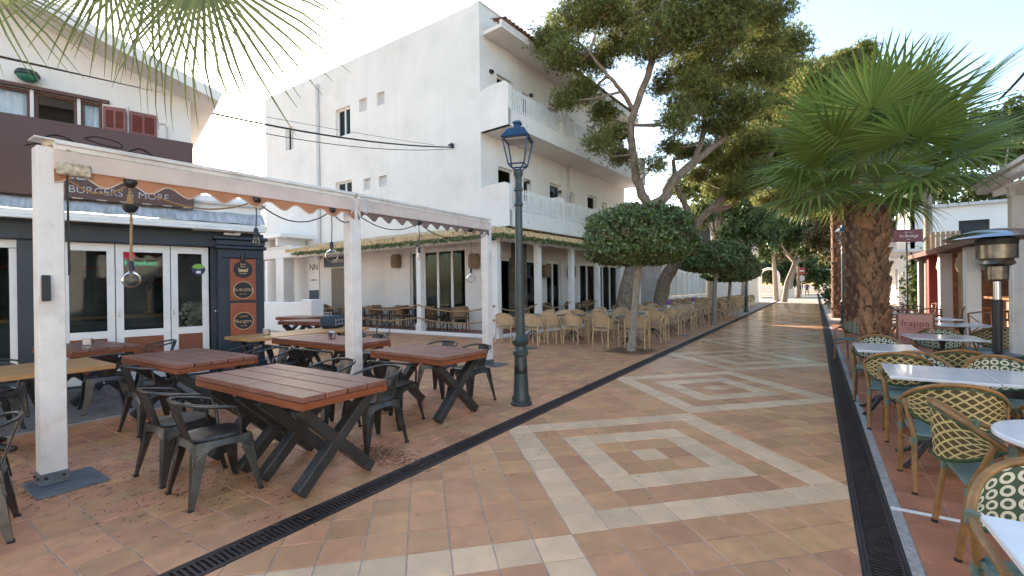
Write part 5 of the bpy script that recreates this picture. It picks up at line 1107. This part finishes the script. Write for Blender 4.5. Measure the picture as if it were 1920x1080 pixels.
for k in range(7):
    az = R(150+k*18); d_ = Vector((math.cos(az), math.sin(az), .35-.1*(k % 3))).normalized(); place_leaf(pn, lbig[k % 3], PALMY, cN, cN+d_*1.1, Vector((0,0,1)))

# ------------------------------------------------------------------ far end of the street
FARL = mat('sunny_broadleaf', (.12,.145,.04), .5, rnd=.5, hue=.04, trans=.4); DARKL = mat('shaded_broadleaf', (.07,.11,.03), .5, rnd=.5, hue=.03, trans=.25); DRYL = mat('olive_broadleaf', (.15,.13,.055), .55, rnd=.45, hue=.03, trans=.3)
def leafy(lab, px, depth, blobs, m, leaf, n, trunk_r=.2, group='trees at the far end of the street', lean=0.):
    b = at_d(px, 540, depth); base = np.array([b[0], b[1], 0]); o = thing('leafy_tree', lab, 'tree', base, group=group); C_ = []
    cs_ = [(at_d(x, y, depth+random.uniform(-1.5,1.5))-base, r_*depth/853) for x, y, r_ in blobs]; mid = np.mean([c for c, r_ in cs_], 0)
    top = Vector((mid[0]*.6, mid[1]*.6, max(1.5, mid[2]*.62))); part('trunk', MB().tube([(0,0,0), Vector((top.x*.3+lean,top.y*.3,top.z*.5)), top], [trunk_r*1.2,trunk_r,trunk_r*.7], 10), PALEBARK, o, 60)
    for c, r_ in cs_:
        part('limb', MB().tube([top, (top+Vector(c))/2+Vector(np.random.normal(0,.2,3)), Vector(c)], [trunk_r*.5,trunk_r*.3,trunk_r*.1], 6), PALEBARK, o, 60)
        k = max(5, int(14*r_)); sub = c+unit(k)*r_*np.random.uniform(.3,1,(k,1))*np.array([1,1,.8]); q_ = np.repeat(sub, max(1, int(n/len(cs_)/k)), 0); C_.append(q_+np.random.normal(0,1,q_.shape)*r_*.2)
    stuff(link('crown', np_mesh('crown', leaf_cloud(np.concatenate(C_), leaf), 4), m, o)); return o
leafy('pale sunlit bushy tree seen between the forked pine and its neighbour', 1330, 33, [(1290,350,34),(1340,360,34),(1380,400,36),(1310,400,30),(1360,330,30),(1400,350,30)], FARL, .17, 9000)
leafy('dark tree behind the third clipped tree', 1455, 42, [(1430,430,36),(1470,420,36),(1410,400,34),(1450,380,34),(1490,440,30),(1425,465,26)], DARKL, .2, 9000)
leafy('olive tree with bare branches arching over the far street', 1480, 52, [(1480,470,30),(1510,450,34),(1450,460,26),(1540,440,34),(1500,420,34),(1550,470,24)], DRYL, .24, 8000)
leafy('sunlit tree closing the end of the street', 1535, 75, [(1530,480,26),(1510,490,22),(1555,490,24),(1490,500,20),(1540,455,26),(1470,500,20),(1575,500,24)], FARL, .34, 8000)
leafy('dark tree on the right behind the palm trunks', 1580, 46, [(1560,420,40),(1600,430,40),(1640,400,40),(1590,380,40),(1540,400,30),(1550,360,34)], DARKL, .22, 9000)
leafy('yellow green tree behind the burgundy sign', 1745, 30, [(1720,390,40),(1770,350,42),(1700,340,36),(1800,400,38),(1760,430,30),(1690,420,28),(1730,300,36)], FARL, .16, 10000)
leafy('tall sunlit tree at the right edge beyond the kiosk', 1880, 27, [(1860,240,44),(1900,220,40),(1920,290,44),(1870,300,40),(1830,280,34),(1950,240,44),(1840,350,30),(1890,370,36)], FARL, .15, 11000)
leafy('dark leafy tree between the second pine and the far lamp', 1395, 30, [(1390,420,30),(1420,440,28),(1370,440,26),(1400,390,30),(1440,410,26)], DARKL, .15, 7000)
for k, (px, dep, hh, m) in enumerate(((1420,70,9,DARKL),(1480,85,9,DRYL),(1530,95,8,FARL),(1590,85,9,DARKL),(1660,60,8,DRYL),(1350,60,9,DARKL))):
    y = 531-(hh-1.5)*.55/dep*853; r_ = hh*.32/dep*853
    leafy('%s backdrop tree across the far end, counted from the left' % ordinal(k), px, dep, [(px-r_*.8,y+r_*.3,r_*.8),(px+r_*.8,y+r_*.4,r_*.8),(px,y-r_*.4,r_),(px,y+r_*.5,r_*.9),(px-r_*1.5,y+r_*.9,r_*.6),(px+r_*1.5,y+r_*.9,r_*.6)], m, .4, 6000, .3, 'backdrop trees')
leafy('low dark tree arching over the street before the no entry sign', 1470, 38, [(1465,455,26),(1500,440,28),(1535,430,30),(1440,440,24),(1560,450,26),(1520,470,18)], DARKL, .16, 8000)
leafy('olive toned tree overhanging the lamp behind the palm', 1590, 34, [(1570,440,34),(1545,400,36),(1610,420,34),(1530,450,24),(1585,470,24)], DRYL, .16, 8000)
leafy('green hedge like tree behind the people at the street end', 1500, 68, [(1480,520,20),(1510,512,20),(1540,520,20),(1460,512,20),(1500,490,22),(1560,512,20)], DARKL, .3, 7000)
# white glazed pavilion beyond the hotel
pv = thing('glazed_pavilion', 'white pavilion with frosted panels beyond the hotel veranda', 'pavilion', (0,0,0))
for k in range(9):
    y = 24.+k*1.35; x = -6.6; part('post', MB().box((x,y,1.3), (.12,.12,2.6)), WPAINT, pv)
    if k < 8:
        part('lower_panel', MB().box((x,y+.675,.45), (.06,1.22,.9)), WPAINT, pv); part('pane', MB().box((x,y+.675,1.6), (.03,1.22,1.3)), FROSTED, pv); part('top_panel', MB().box((x,y+.675,2.42), (.06,1.22,.34)), WPAINT, pv)
part('roof', MB().box((-9.2,29.4,2.72), (5.6,11.4,.16)), WPAINT, pv); part('end_panel', MB().box((-9.2,23.95,1.3), (5.1,.08,2.6)), FROSTED, pv)
wh = thing('white_house', 'white house behind the pines beyond the hotel', 'building', (-9.5,36,0)); part('wall', wall_holes(9, 0, 7.4, [(2.,3.,4.6,6.0),(5.6,6.6,4.6,6.0)], .2), WALLWHITE2, wh, loc=(-3.5,0,0)); part('wall', MB().box((5.4,4.,3.7), (.2,8.,7.4)), WALLWHITE2, wh); part('roof', MB().box((1,4,7.46), (9.2,8.2,.12)), GREYW, wh); part('window', MB().box((-1,.15,5.3), (1,.05,1.4)), DARKROOM, wh); part('window', MB().box((2.6,.15,5.3), (1,.05,1.4)), DARKROOM, wh)
# low white block in the gap between bar and hotel
lw_ = thing('low_white_house', 'low white house in the gap between the bar and the hotel', 'building', (-25.5,14.5,0)); part('wall', MB().box((-2,3,3.6), (10,6,7.2), bev=.06), WALLWHITE2, lw_); part('parapet', MB().box((-2,-.3,5.0), (9,.5,1.5), bev=.2), WALLWHITE2, lw_, 40); part('cornice', MB().box((-2,3,7.28), (10.3,6.3,.16)), WALLWHITE2, lw_); part('window', MB().box((-3,-.02,3), (1,.06,1.3)), DARKROOM, lw_)
lk = thing('alley_wall', 'white alley wall with arch beside the bar pilaster', 'wall', (-15.2,9.4,0)); part('wall', MB().box((-2,0,.55), (4.6,.25,1.1), bev=.03), WALLWHITE2, lk); part('pier', MB().box((.5,0,.6), (.6,.5,1.2), bev=.03), WALLWHITE2, lk)
aw = thing('tiled_canopy', 'small tiled canopy on white brackets above the hotel entrance', 'canopy', (-20.6,11.4,0)); part('canopy_slab', MB().box((0,0,3.9), (3.6,1.6,.16)), WALLWHITE2, aw)
for k in range(3): part('bracket', MB().box((-1.2+k*1.2,0,3.65), (.16,1.3,.34)), WALLWHITE2, aw)
# no entry sign, post, people, arches
ne = thing('no_entry_sign', 'red no entry sign above a grey round sign at the street end', 'road sign', (*at_d(1503,540,52)[:2], 0), YAW)
part('pole', MB().tube([(0,0,0),(0,0,3.4)], .035, 8), STEEL, ne); part('red_disc', MB().box((0,-.05,3.0), (.78,.03,.78), bev=.01), REDPAINT, ne); part('white_bar', MB().box((0,-.07,3.0), (.56,.012,.14)), WPAINT, ne); part('round_sign', MB().lathe([(.34,0),(.34,.02)], 24), GREYW, ne, loc=(0,-.05,2.15), rot=(PI/2,0,0))
wp = thing('wooden_pole', 'brown wooden pole beside the no entry sign', 'pole', (*at_d(1497,540,48)[:2], 0)); part('shaft', MB().lathe([(.16,0),(.15,1.5),(.13,3.4)], 12), BARK, wp, 50); part('collar', MB().lathe([(.19,0),(.19,.5)], 12), BROWNCH, wp, 50)
def person(lab, px, dep, top, legs, hair, h=1.72, stride=.16, face=0.):
    b = at_d(px, 540, dep); me = bpy.data.meshes.new('body'); k = h/1.72
    pts = [(0,0,.95),(0,0,1.15),(0,0,1.36),(0,0,1.45),(0,0,1.52),(0,0,1.62),(.2,0,1.36),(.25,.03,1.1),(.24,.1,.86),(-.2,0,1.36),(-.25,-.03,1.1),(-.24,-.06,.86),(.1,0,.88),(.11,stride*.6,.5),(.11,stride,.08),(.11,stride+.14,.04),(-.1,0,.88),(-.11,-stride*.3,.5),(-.11,-stride,.08),(-.11,-stride+.14,.04)]
    ed = [(0,1),(1,2),(2,3),(3,4),(4,5),(2,6),(6,7),(7,8),(2,9),(9,10),(10,11),(0,12),(12,13),(13,14),(14,15),(0,16),(16,17),(17,18),(18,19)]
    rd = [.16,.15,.17,.07,.085,.1,.065,.05,.04,.065,.05,.04,.1,.075,.05,.04,.1,.075,.05,.04]
    me.from_pydata([(x*k,y*k,z*k) for x,y,z in pts], ed, []); o = bpy.data.objects.new('person', me); COL.objects.link(o); md = o.modifiers.new('skin', 'SKIN'); sv = me.skin_vertices[0].data
    for i, r_ in enumerate(rd): sv[i].radius = (r_*k, r_*k*.8); sv[i].use_root = (i == 0)
    o.modifiers.new('sub', 'SUBSURF').levels = 1; dg = bpy.context.evaluated_depsgraph_get(); m2 = bpy.data.meshes.new_from_object(o.evaluated_get(dg)); bpy.data.objects.remove(o)
    SK = mat('skin', (.42,.24,.17), .5)
    for m_ in (top, legs, hair, SK): m2.materials.append(m_)
    for f_ in m2.polygons: z = f_.center.z/k; f_.material_index = 1 if z < .93 and abs(f_.center.x) < .2*k else 2 if z > 1.64 or (z > 1.55 and f_.center.y < -.02) else 3 if z > 1.44 or (abs(f_.center.x) > .2*k and z < 1.05) else 0; f_.use_smooth = True
    o = link('person', m2, None, None, (b[0],b[1],-.01), (0,0,face)); return tag(o, lab, 'person')
DK = mat('dark_clothes', (.02,.022,.03), .8); LT = mat('light_clothes', (.6,.6,.62), .8); BL = mat('blue_clothes', (.05,.08,.16), .8)
person('person in white shirt and pale trousers walking at the street end', 1482, 58, LT, LT, DK, face=.4); person('person in dark clothes just right of the grey round sign pole', 1513, 57, BL, DK, DK, face=2.8); person('person in black between the wooden pole and the sign', 1501, 60, DK, DK, DK, face=3.)
ar = thing('white_arch', 'white arched gateway on the left at the far end', 'arch', (*at_d(1443,540,46)[:2], 0), R(10))
for s_ in (-1,1): part('pillar', MB().box((s_*.8,0,1.2), (.25,.25,2.4)), WALLWHITE2, ar)
part('arch_top', MB().tube([(-.8*math.cos(PI*k/12),0,2.4+.7*math.sin(PI*k/12)) for k in range(13)], .13, 8), WALLWHITE2, ar, 60)
for k, px in enumerate((1462,1476)): q_ = at_d(px,540,50); o = thing('white_bench', ('white counter left of the walking person','white counter right behind the walking person')[k], 'counter', (q_[0],q_[1],0)); part('counter_body', MB().box((0,0,.45), (1.3,.6,.9)), WALLWHITE2, o); part('counter_top', MB().box((0,0,.93), (1.5,.75,.06)), WALLWHITE2, o)
# potted plants and stools on the right kerb
def potted(lab, x, y, h):
    o = thing('potted_plant', lab, 'plant', (x,y,0), group='potted plants on the right'); part('pot', MB().lathe([(.14,0),(.2,.38),(.22,.4),(.2,.4)], 16), mat('grey_pot', (.3,.27,.24), .8, var=.2), o, 40); c_ = np.array([0,0,.4+h*.5])+np.random.normal(0,1,(700,3))*np.array([.2,.2,h*.27]); stuff(link('leaves', np_mesh('leaves', leaf_cloud(c_, .11), 4), DARKL if x < 2 else FARL, o)); part('stem', MB().tube([(0,0,.35),(.02,0,.4+h*.6)], .015, 6), PETIOLE, o)
potted('green potted plant on the right kerb far down the street', 0.75, 33, 1.0); potted('bushy plant in front of the red roofed bar', 4.2, 22.5, 1.6); potted('tall leafy plant beside the grey bar pillar', 3.3, 23.5, 2.0)
# ------------------------------------------------------------------ the open bar on the right
rb = thing('red_roofed_bar', 'open fronted bar with red roof edge and pale pillars on the right', 'building', (0,0,0))
RX = 3.0
part('roof', MB().box((RX+2.9,16.6,2.36), (6.4,8.6,.1)), mat('dark_roof', (.09,.05,.04), .7, var=.2), rb); part('roof_edge', MB().box((RX-.32,16.6,2.34), (.08,8.6,.13)), mat('red_fascia', (.10,.03,.022), .6, var=.3), rb); part('gable_edge', MB().box((RX+2.9,12.28,2.34), (6.4,.08,.13)), mat('red_fascia', (.22,.035,.03)), rb)
PC = [(20.3,mat('grey_pillar', (.30,.30,.32), .7)),(18.7,mat('red_pillar', (.22,.02,.02), .6)),(17.2,GREYW),(14.6,WALLWHITE2)]
for y, m in PC: part('pillar', MB().box((RX,y,1.15), (.26,.26,2.3), bev=.01), m, rb)
part('pillar_cladding', MB().box((RX+.02,14.95,1.1), (.3,.34,2.2)), mat('brown_cladding', (.35,.22,.13), .7, var=.3, vscale=5), rb)
part('back_wall', MB().box((RX+3.2,16.6,1.15), (.15,8.4,2.3)), DARKROOM, rb); part('end_wall', MB().box((RX+1.8,20.6,1.15), (3.,.15,2.3)), mat('bar_end_wall', (.3,.2,.14), .8, var=.3), rb)
part('shelf', MB().box((RX+2.95,16.6,1.4), (.3,6,.05)), BROWNCH, rb); part('shelf', MB().box((RX+2.95,16.6,1.9), (.3,6,.05)), BROWNCH, rb)
for k in range(14): o = tag(link('bottle', MB().lathe([(.04,0),(.04,.18),(.015,.23),(.015,.3)], 8).mesh('bottle', 40), random.choice((DARKL, BROWNCH, FROSTED)), None, (RX+2.93, 14.+k*.36, 1.425 if k % 2 else 1.925)), 'bottle on the %s shelf of the red roofed bar, %s of its row' % (('upper','lower')[k % 2], ordinal(k//2)), 'bottle', 'bottles in the red roofed bar')
bcn = thing('bar_counter', 'long brown counter under the red roofed bar', 'counter', (RX+1.6,16.4,0)); part('counter_body', MB().box((0,0,.5), (.6,5.,1.0)), mat('counter_front', (.25,.15,.09), .6, var=.3, vscale=4), bcn); part('counter_top', MB().box((-.05,0,1.03), (.8,5.2,.06)), BROWNCH, bcn)
for k in range(6): o = thing('hanging_basket', '%s straw lantern hanging under the red roof edge, from the kiosk side' % ordinal(k), 'lantern', (RX+.05+.2*(k % 2),13.3+k*1.05,2.3), group='straw lanterns of the bar'); part('shade', MB().lathe([(.05,-.12),(.16,-.2),(.19,-.4),(.13,-.55)], 12, caps=False), RATTAN, o, 40); part('cord', MB().tube([(0,0,0),(0,0,-.13)], .006, 5), CABLE, o)
cr_ = thing('wooden_crate', 'pale slatted wooden crate box above the bar roof', 'crate', (*at_d(1774,540,14.5)[:2], 2.41)); 
for k in range(6): part('slat', MB().box((-.3+k*.12,0,.35), (.09,.03,.7)), mat('pale_crate_wood', (.45,.30,.17), .7, var=.3, rnd=.2), cr_)
for z in (.12,.58): part('crossbar', MB().box((0,.03,z), (.72,.03,.06)), mat('pale_crate_wood', (.45,.30,.17)), cr_)
sg = thing('hanging_sign', 'burgundy hanging sign with pale script on a thin black pole', 'sign', (*at_d(1700,540,13.2)[:2], 0), R(-YAW*0)+YAW*.9)
part('sign_board', MB().box((.05,0,2.86), (.82,.04,.36), bev=.006), BURG, sg); part('pole', MB().tube([(.04,.03,0),(.04,.03,2.68)], .02, 8), CABLE, sg); part('bracket', MB().tube([(.04,.03,2.62),(.3,.03,2.68)], .012, 6), CABLE, sg)
link('lettering', text_mesh('La Bodega', .125, .003, shear=.3), PALETXT, sg, (.05,-.024,2.85), (PI/2,0,0)); link('lettering', text_mesh('CAFE · BAR', .05, .003), PALETXT, sg, (.05,-.024,2.95), (PI/2,0,0)); link('lettering', text_mesh('tapas', .05, .003), PALETXT, sg, (.05,-.024,2.75), (PI/2,0,0))
dp = thing('timber_pole', 'grey timber pole rising beside the burgundy sign', 'pole', (*at_d(1742,540,15)[:2], 0)); part('shaft', MB().lathe([(.13,0),(.12,2),(.1,5.2)], 10), PALEBARK, dp, 50); part('lamp_bracket', MB().tube([(0,0,2.75),(-.5,.1,3.2)], .03, 6), CABLE, dp)
# cross-back chairs and tables outside the bar
def cross_chair():
    t = link('cross_back_chair', None); part('seat', MB().box((0,0,.45), (.42,.41,.03), bev=.01), BROWNCH, t)
    for s_ in (-1,1): part('leg', MB().tube([(s_*.18,.18,.44),(s_*.2,.2,0)], .016, 6), BROWNCH, t); part('leg', MB().tube([(s_*.19,-.24,.88),(s_*.185,-.18,.45),(s_*.2,-.2,0)], .016, 6), BROWNCH, t); part('cross_bar', MB().tube([(s_*.17,-.2,.5),(-s_*.17,-.235,.84)], .01, 6), BROWNCH, t)
    part('top_rail', MB().tube([(-.19,-.24,.88),(0,-.27,.92),(.19,-.24,.88)], .016, 6), BROWNCH, t, 60); return t
XC = cross_chair(); spots = [(2.1,13.9,10),(2.0,15.1,170),(1.6,14.5,-80),(2.6,14.6,80),(1.9,16.4,0),(2.0,17.7,180),(1.5,17.0,-90),(2.5,17.0,95),(3.3,13.2,20),(3.9,12.6,150),(2.75,12.4,-30),(1.55,19.4,10),(2.3,19.8,80)]
for k, (x, y, h) in enumerate(spots):
    lab = '%s brown cross back chair outside the red roofed bar, counted from the kiosk' % ordinal(k); (put(XC, (x,y,0), R(h), lab, 'chair', 'cross back chairs of the bar') if k == 0 else dup(XC, (x,y,0), R(h), lab, 'cross back chairs of the bar'))
WT = cafe_table(.75, BROWNCH, name='wooden_table')
for k, (x, y) in enumerate(((2.05,14.5),(1.98,17.05),(3.5,12.9))):
    lab = '%s brown wooden table outside the red roofed bar, counted from the sign' % ordinal(k); (put(WT, (x,y,0), 0, lab, 'table', 'wooden tables of the bar') if k == 0 else dup(WT, (x,y,0), 0, lab, 'wooden tables of the bar'))
wa = thing('white_awning', 'white flat awning beyond the burgundy sign', 'awning', (0,0,0)); part('canopy', MB().box((4.6,26,2.75), (5.,5.,.14), bev=.03), WPAINT, wa)
for x, y in ((2.3,23.7),(2.3,28.3),(6.8,23.7)): part('post', MB().box((x,y,1.35), (.1,.1,2.7)), WPAINT, wa)
# plant hanging over veranda and right-hand houses closing the view
rh = thing('right_house', 'pale house beyond the bar on the right of the street', 'building', (8.5,34,0)); part('wall', wall_holes(12, 0, 5.6, [(2,3.2,1,2.4),(6,7.2,1,2.4),(2,3.2,3.6,4.8),(6,7.2,3.6,4.8)], .2), WALLWHITE2, rh, loc=(-4.,0,0), rot=(0,0,0)); part('wall', wall_holes(12, 0, 5.6, [(2,3.2,1,2.4),(6,7.2,1,2.4)], .2), WALLWHITE2, rh, loc=(-4,12,0), rot=(0,0,-PI/2)); part('roof', MB().box((2,6,5.68), (12.4,12.4,.16)), GREYW, rh)
for a, b in ((2.6,1.7),(6.6,1.7),(2.6,4.2),(6.6,4.2)): part('window', MB().box((a-4,.15,b), (1.2,.05,1.4)), DARKROOM, rh)

# ------------------------------------------------------------------ the street behind the viewer (unseen houses added to bounce light and mirror in the glass)
def plain_house(lab, x, y, wd, dp, h, rz, n, m=WALLWHITE2):
    o = thing('added_house', lab, 'building', (x,y,0), rz, group='added unseen houses behind the viewer'); hs = []
    for lv in range(int(h//3)):
        for k in range(n): c_ = -wd/2+(k+.5)*wd/n; hs.append((c_-.55,c_+.55,lv*3+(.9 if lv else .1),lv*3+2.3))
    part('front_wall', wall_holes(wd, 0, h, hs, .2, -wd/2), m, o); part('side_wall', MB().box((-wd/2+.1,dp/2,h/2), (.2,dp-.4,h)), m, o); part('side_wall', MB().box((wd/2-.1,dp/2,h/2), (.2,dp-.4,h)), m, o); part('back_wall', MB().box((0,dp,h/2), (wd,.2,h)), m, o); part('roof', MB().box((0,dp/2,h+.08), (wd+.5,dp+.5,.16)), ROOFTILE, o)
    for a, b, c, d in hs: part('window', MB().box(((a+b)/2,.16,(c+d)/2), (b-a,.05,d-c)), DARKROOM, o)
plain_house('added unseen cream house bouncing light from behind the viewer, nearest the kiosk', 9.5, -4.5, 11, 8, 6.6, R(-90), 4)
plain_house('added unseen tall white house bouncing light from behind the viewer', 9.8, -17, 13, 8, 9.2, R(-90), 5)
plain_house('added unseen white house farthest behind the viewer', -3, -30, 16, 8, 6.6, R(180), 5)
plain_house('added unseen white house beside the palm behind the viewer', -12, -14, 12, 8, 6.6, R(90), 4)

# ------------------------------------------------------------------ small things on tables and floors
for k, (x, y, z, l) in enumerate(((-6.15,4.25,.762,'on the wide red table behind the middle post'), (-7.75,4.1,.762,'on the yellow table next to the burger boards'), (-8.7,2.05,.762,'on the red table against the doors'))):
    o = thing('napkin_holder', 'small steel napkin holder '+l, 'napkin holder', (x,y,z), R(20*k), group='napkin holders'); part('holder', MB().box((0,0,.05), (.12,.05,.1), bev=.008), STEEL, o); part('napkin', MB().box((0,0,.06), (.11,.03,.11)), CURTAIN, o)
for k, (x, y, l) in enumerate(((-3.98,15.1,'on a dark cafe table, third row past clipped tree'), (-3.98,18.7,'on a dark cafe table, fifth row past clipped tree'))):
    o = thing('flower_vase', 'small purple flower vase '+l, 'vase', (x,y,.742), group='flower vases'); part('vase', MB().lathe([(.03,0),(.045,.06),(.025,.12),(.03,.14)], 12), FROSTED, o, 50); part('blossom', MB().lathe([(.01,.13),(.06,.18),(.07,.24),(.02,.28)], 9), mat('purple_petal', (.25,.08,.45), .6), o, 50)
for k, (x, y) in enumerate(((4.05,14.0),(4.05,15.4),(4.05,16.8),(4.05,18.2))):
    o = thing('bar_stool', '%s brown stool before the bar counter, counted from the kiosk' % ordinal(k), 'stool', (x,y,0), group='stools of the red roofed bar'); part('seat', MB().lathe([(.17,.7),(.18,.72),(.17,.75)], 16), BROWNCH, o, 40)
    for j in range(4): a = PI/4+j*PI/2; part('leg', MB().tube([(.11*math.cos(a),.11*math.sin(a),.7),(.19*math.cos(a),.19*math.sin(a),0)], .014, 6), BROWNCH, o)
for k, (x, y) in enumerate(((-3.32,14.2),(-5.95,9.6))):
    tag(part('manhole_cover', MB().lathe([(.2,0),(.2,.006)], 28) if k == 0 else MB().box((0,0,.003), (.42,.42,.006)), PLATE, None, loc=(x,y,.002)), ('round grey utility cover beside the rattan chairs near the drain','square grey utility cover between street lamp and veranda')[k], 'cover')
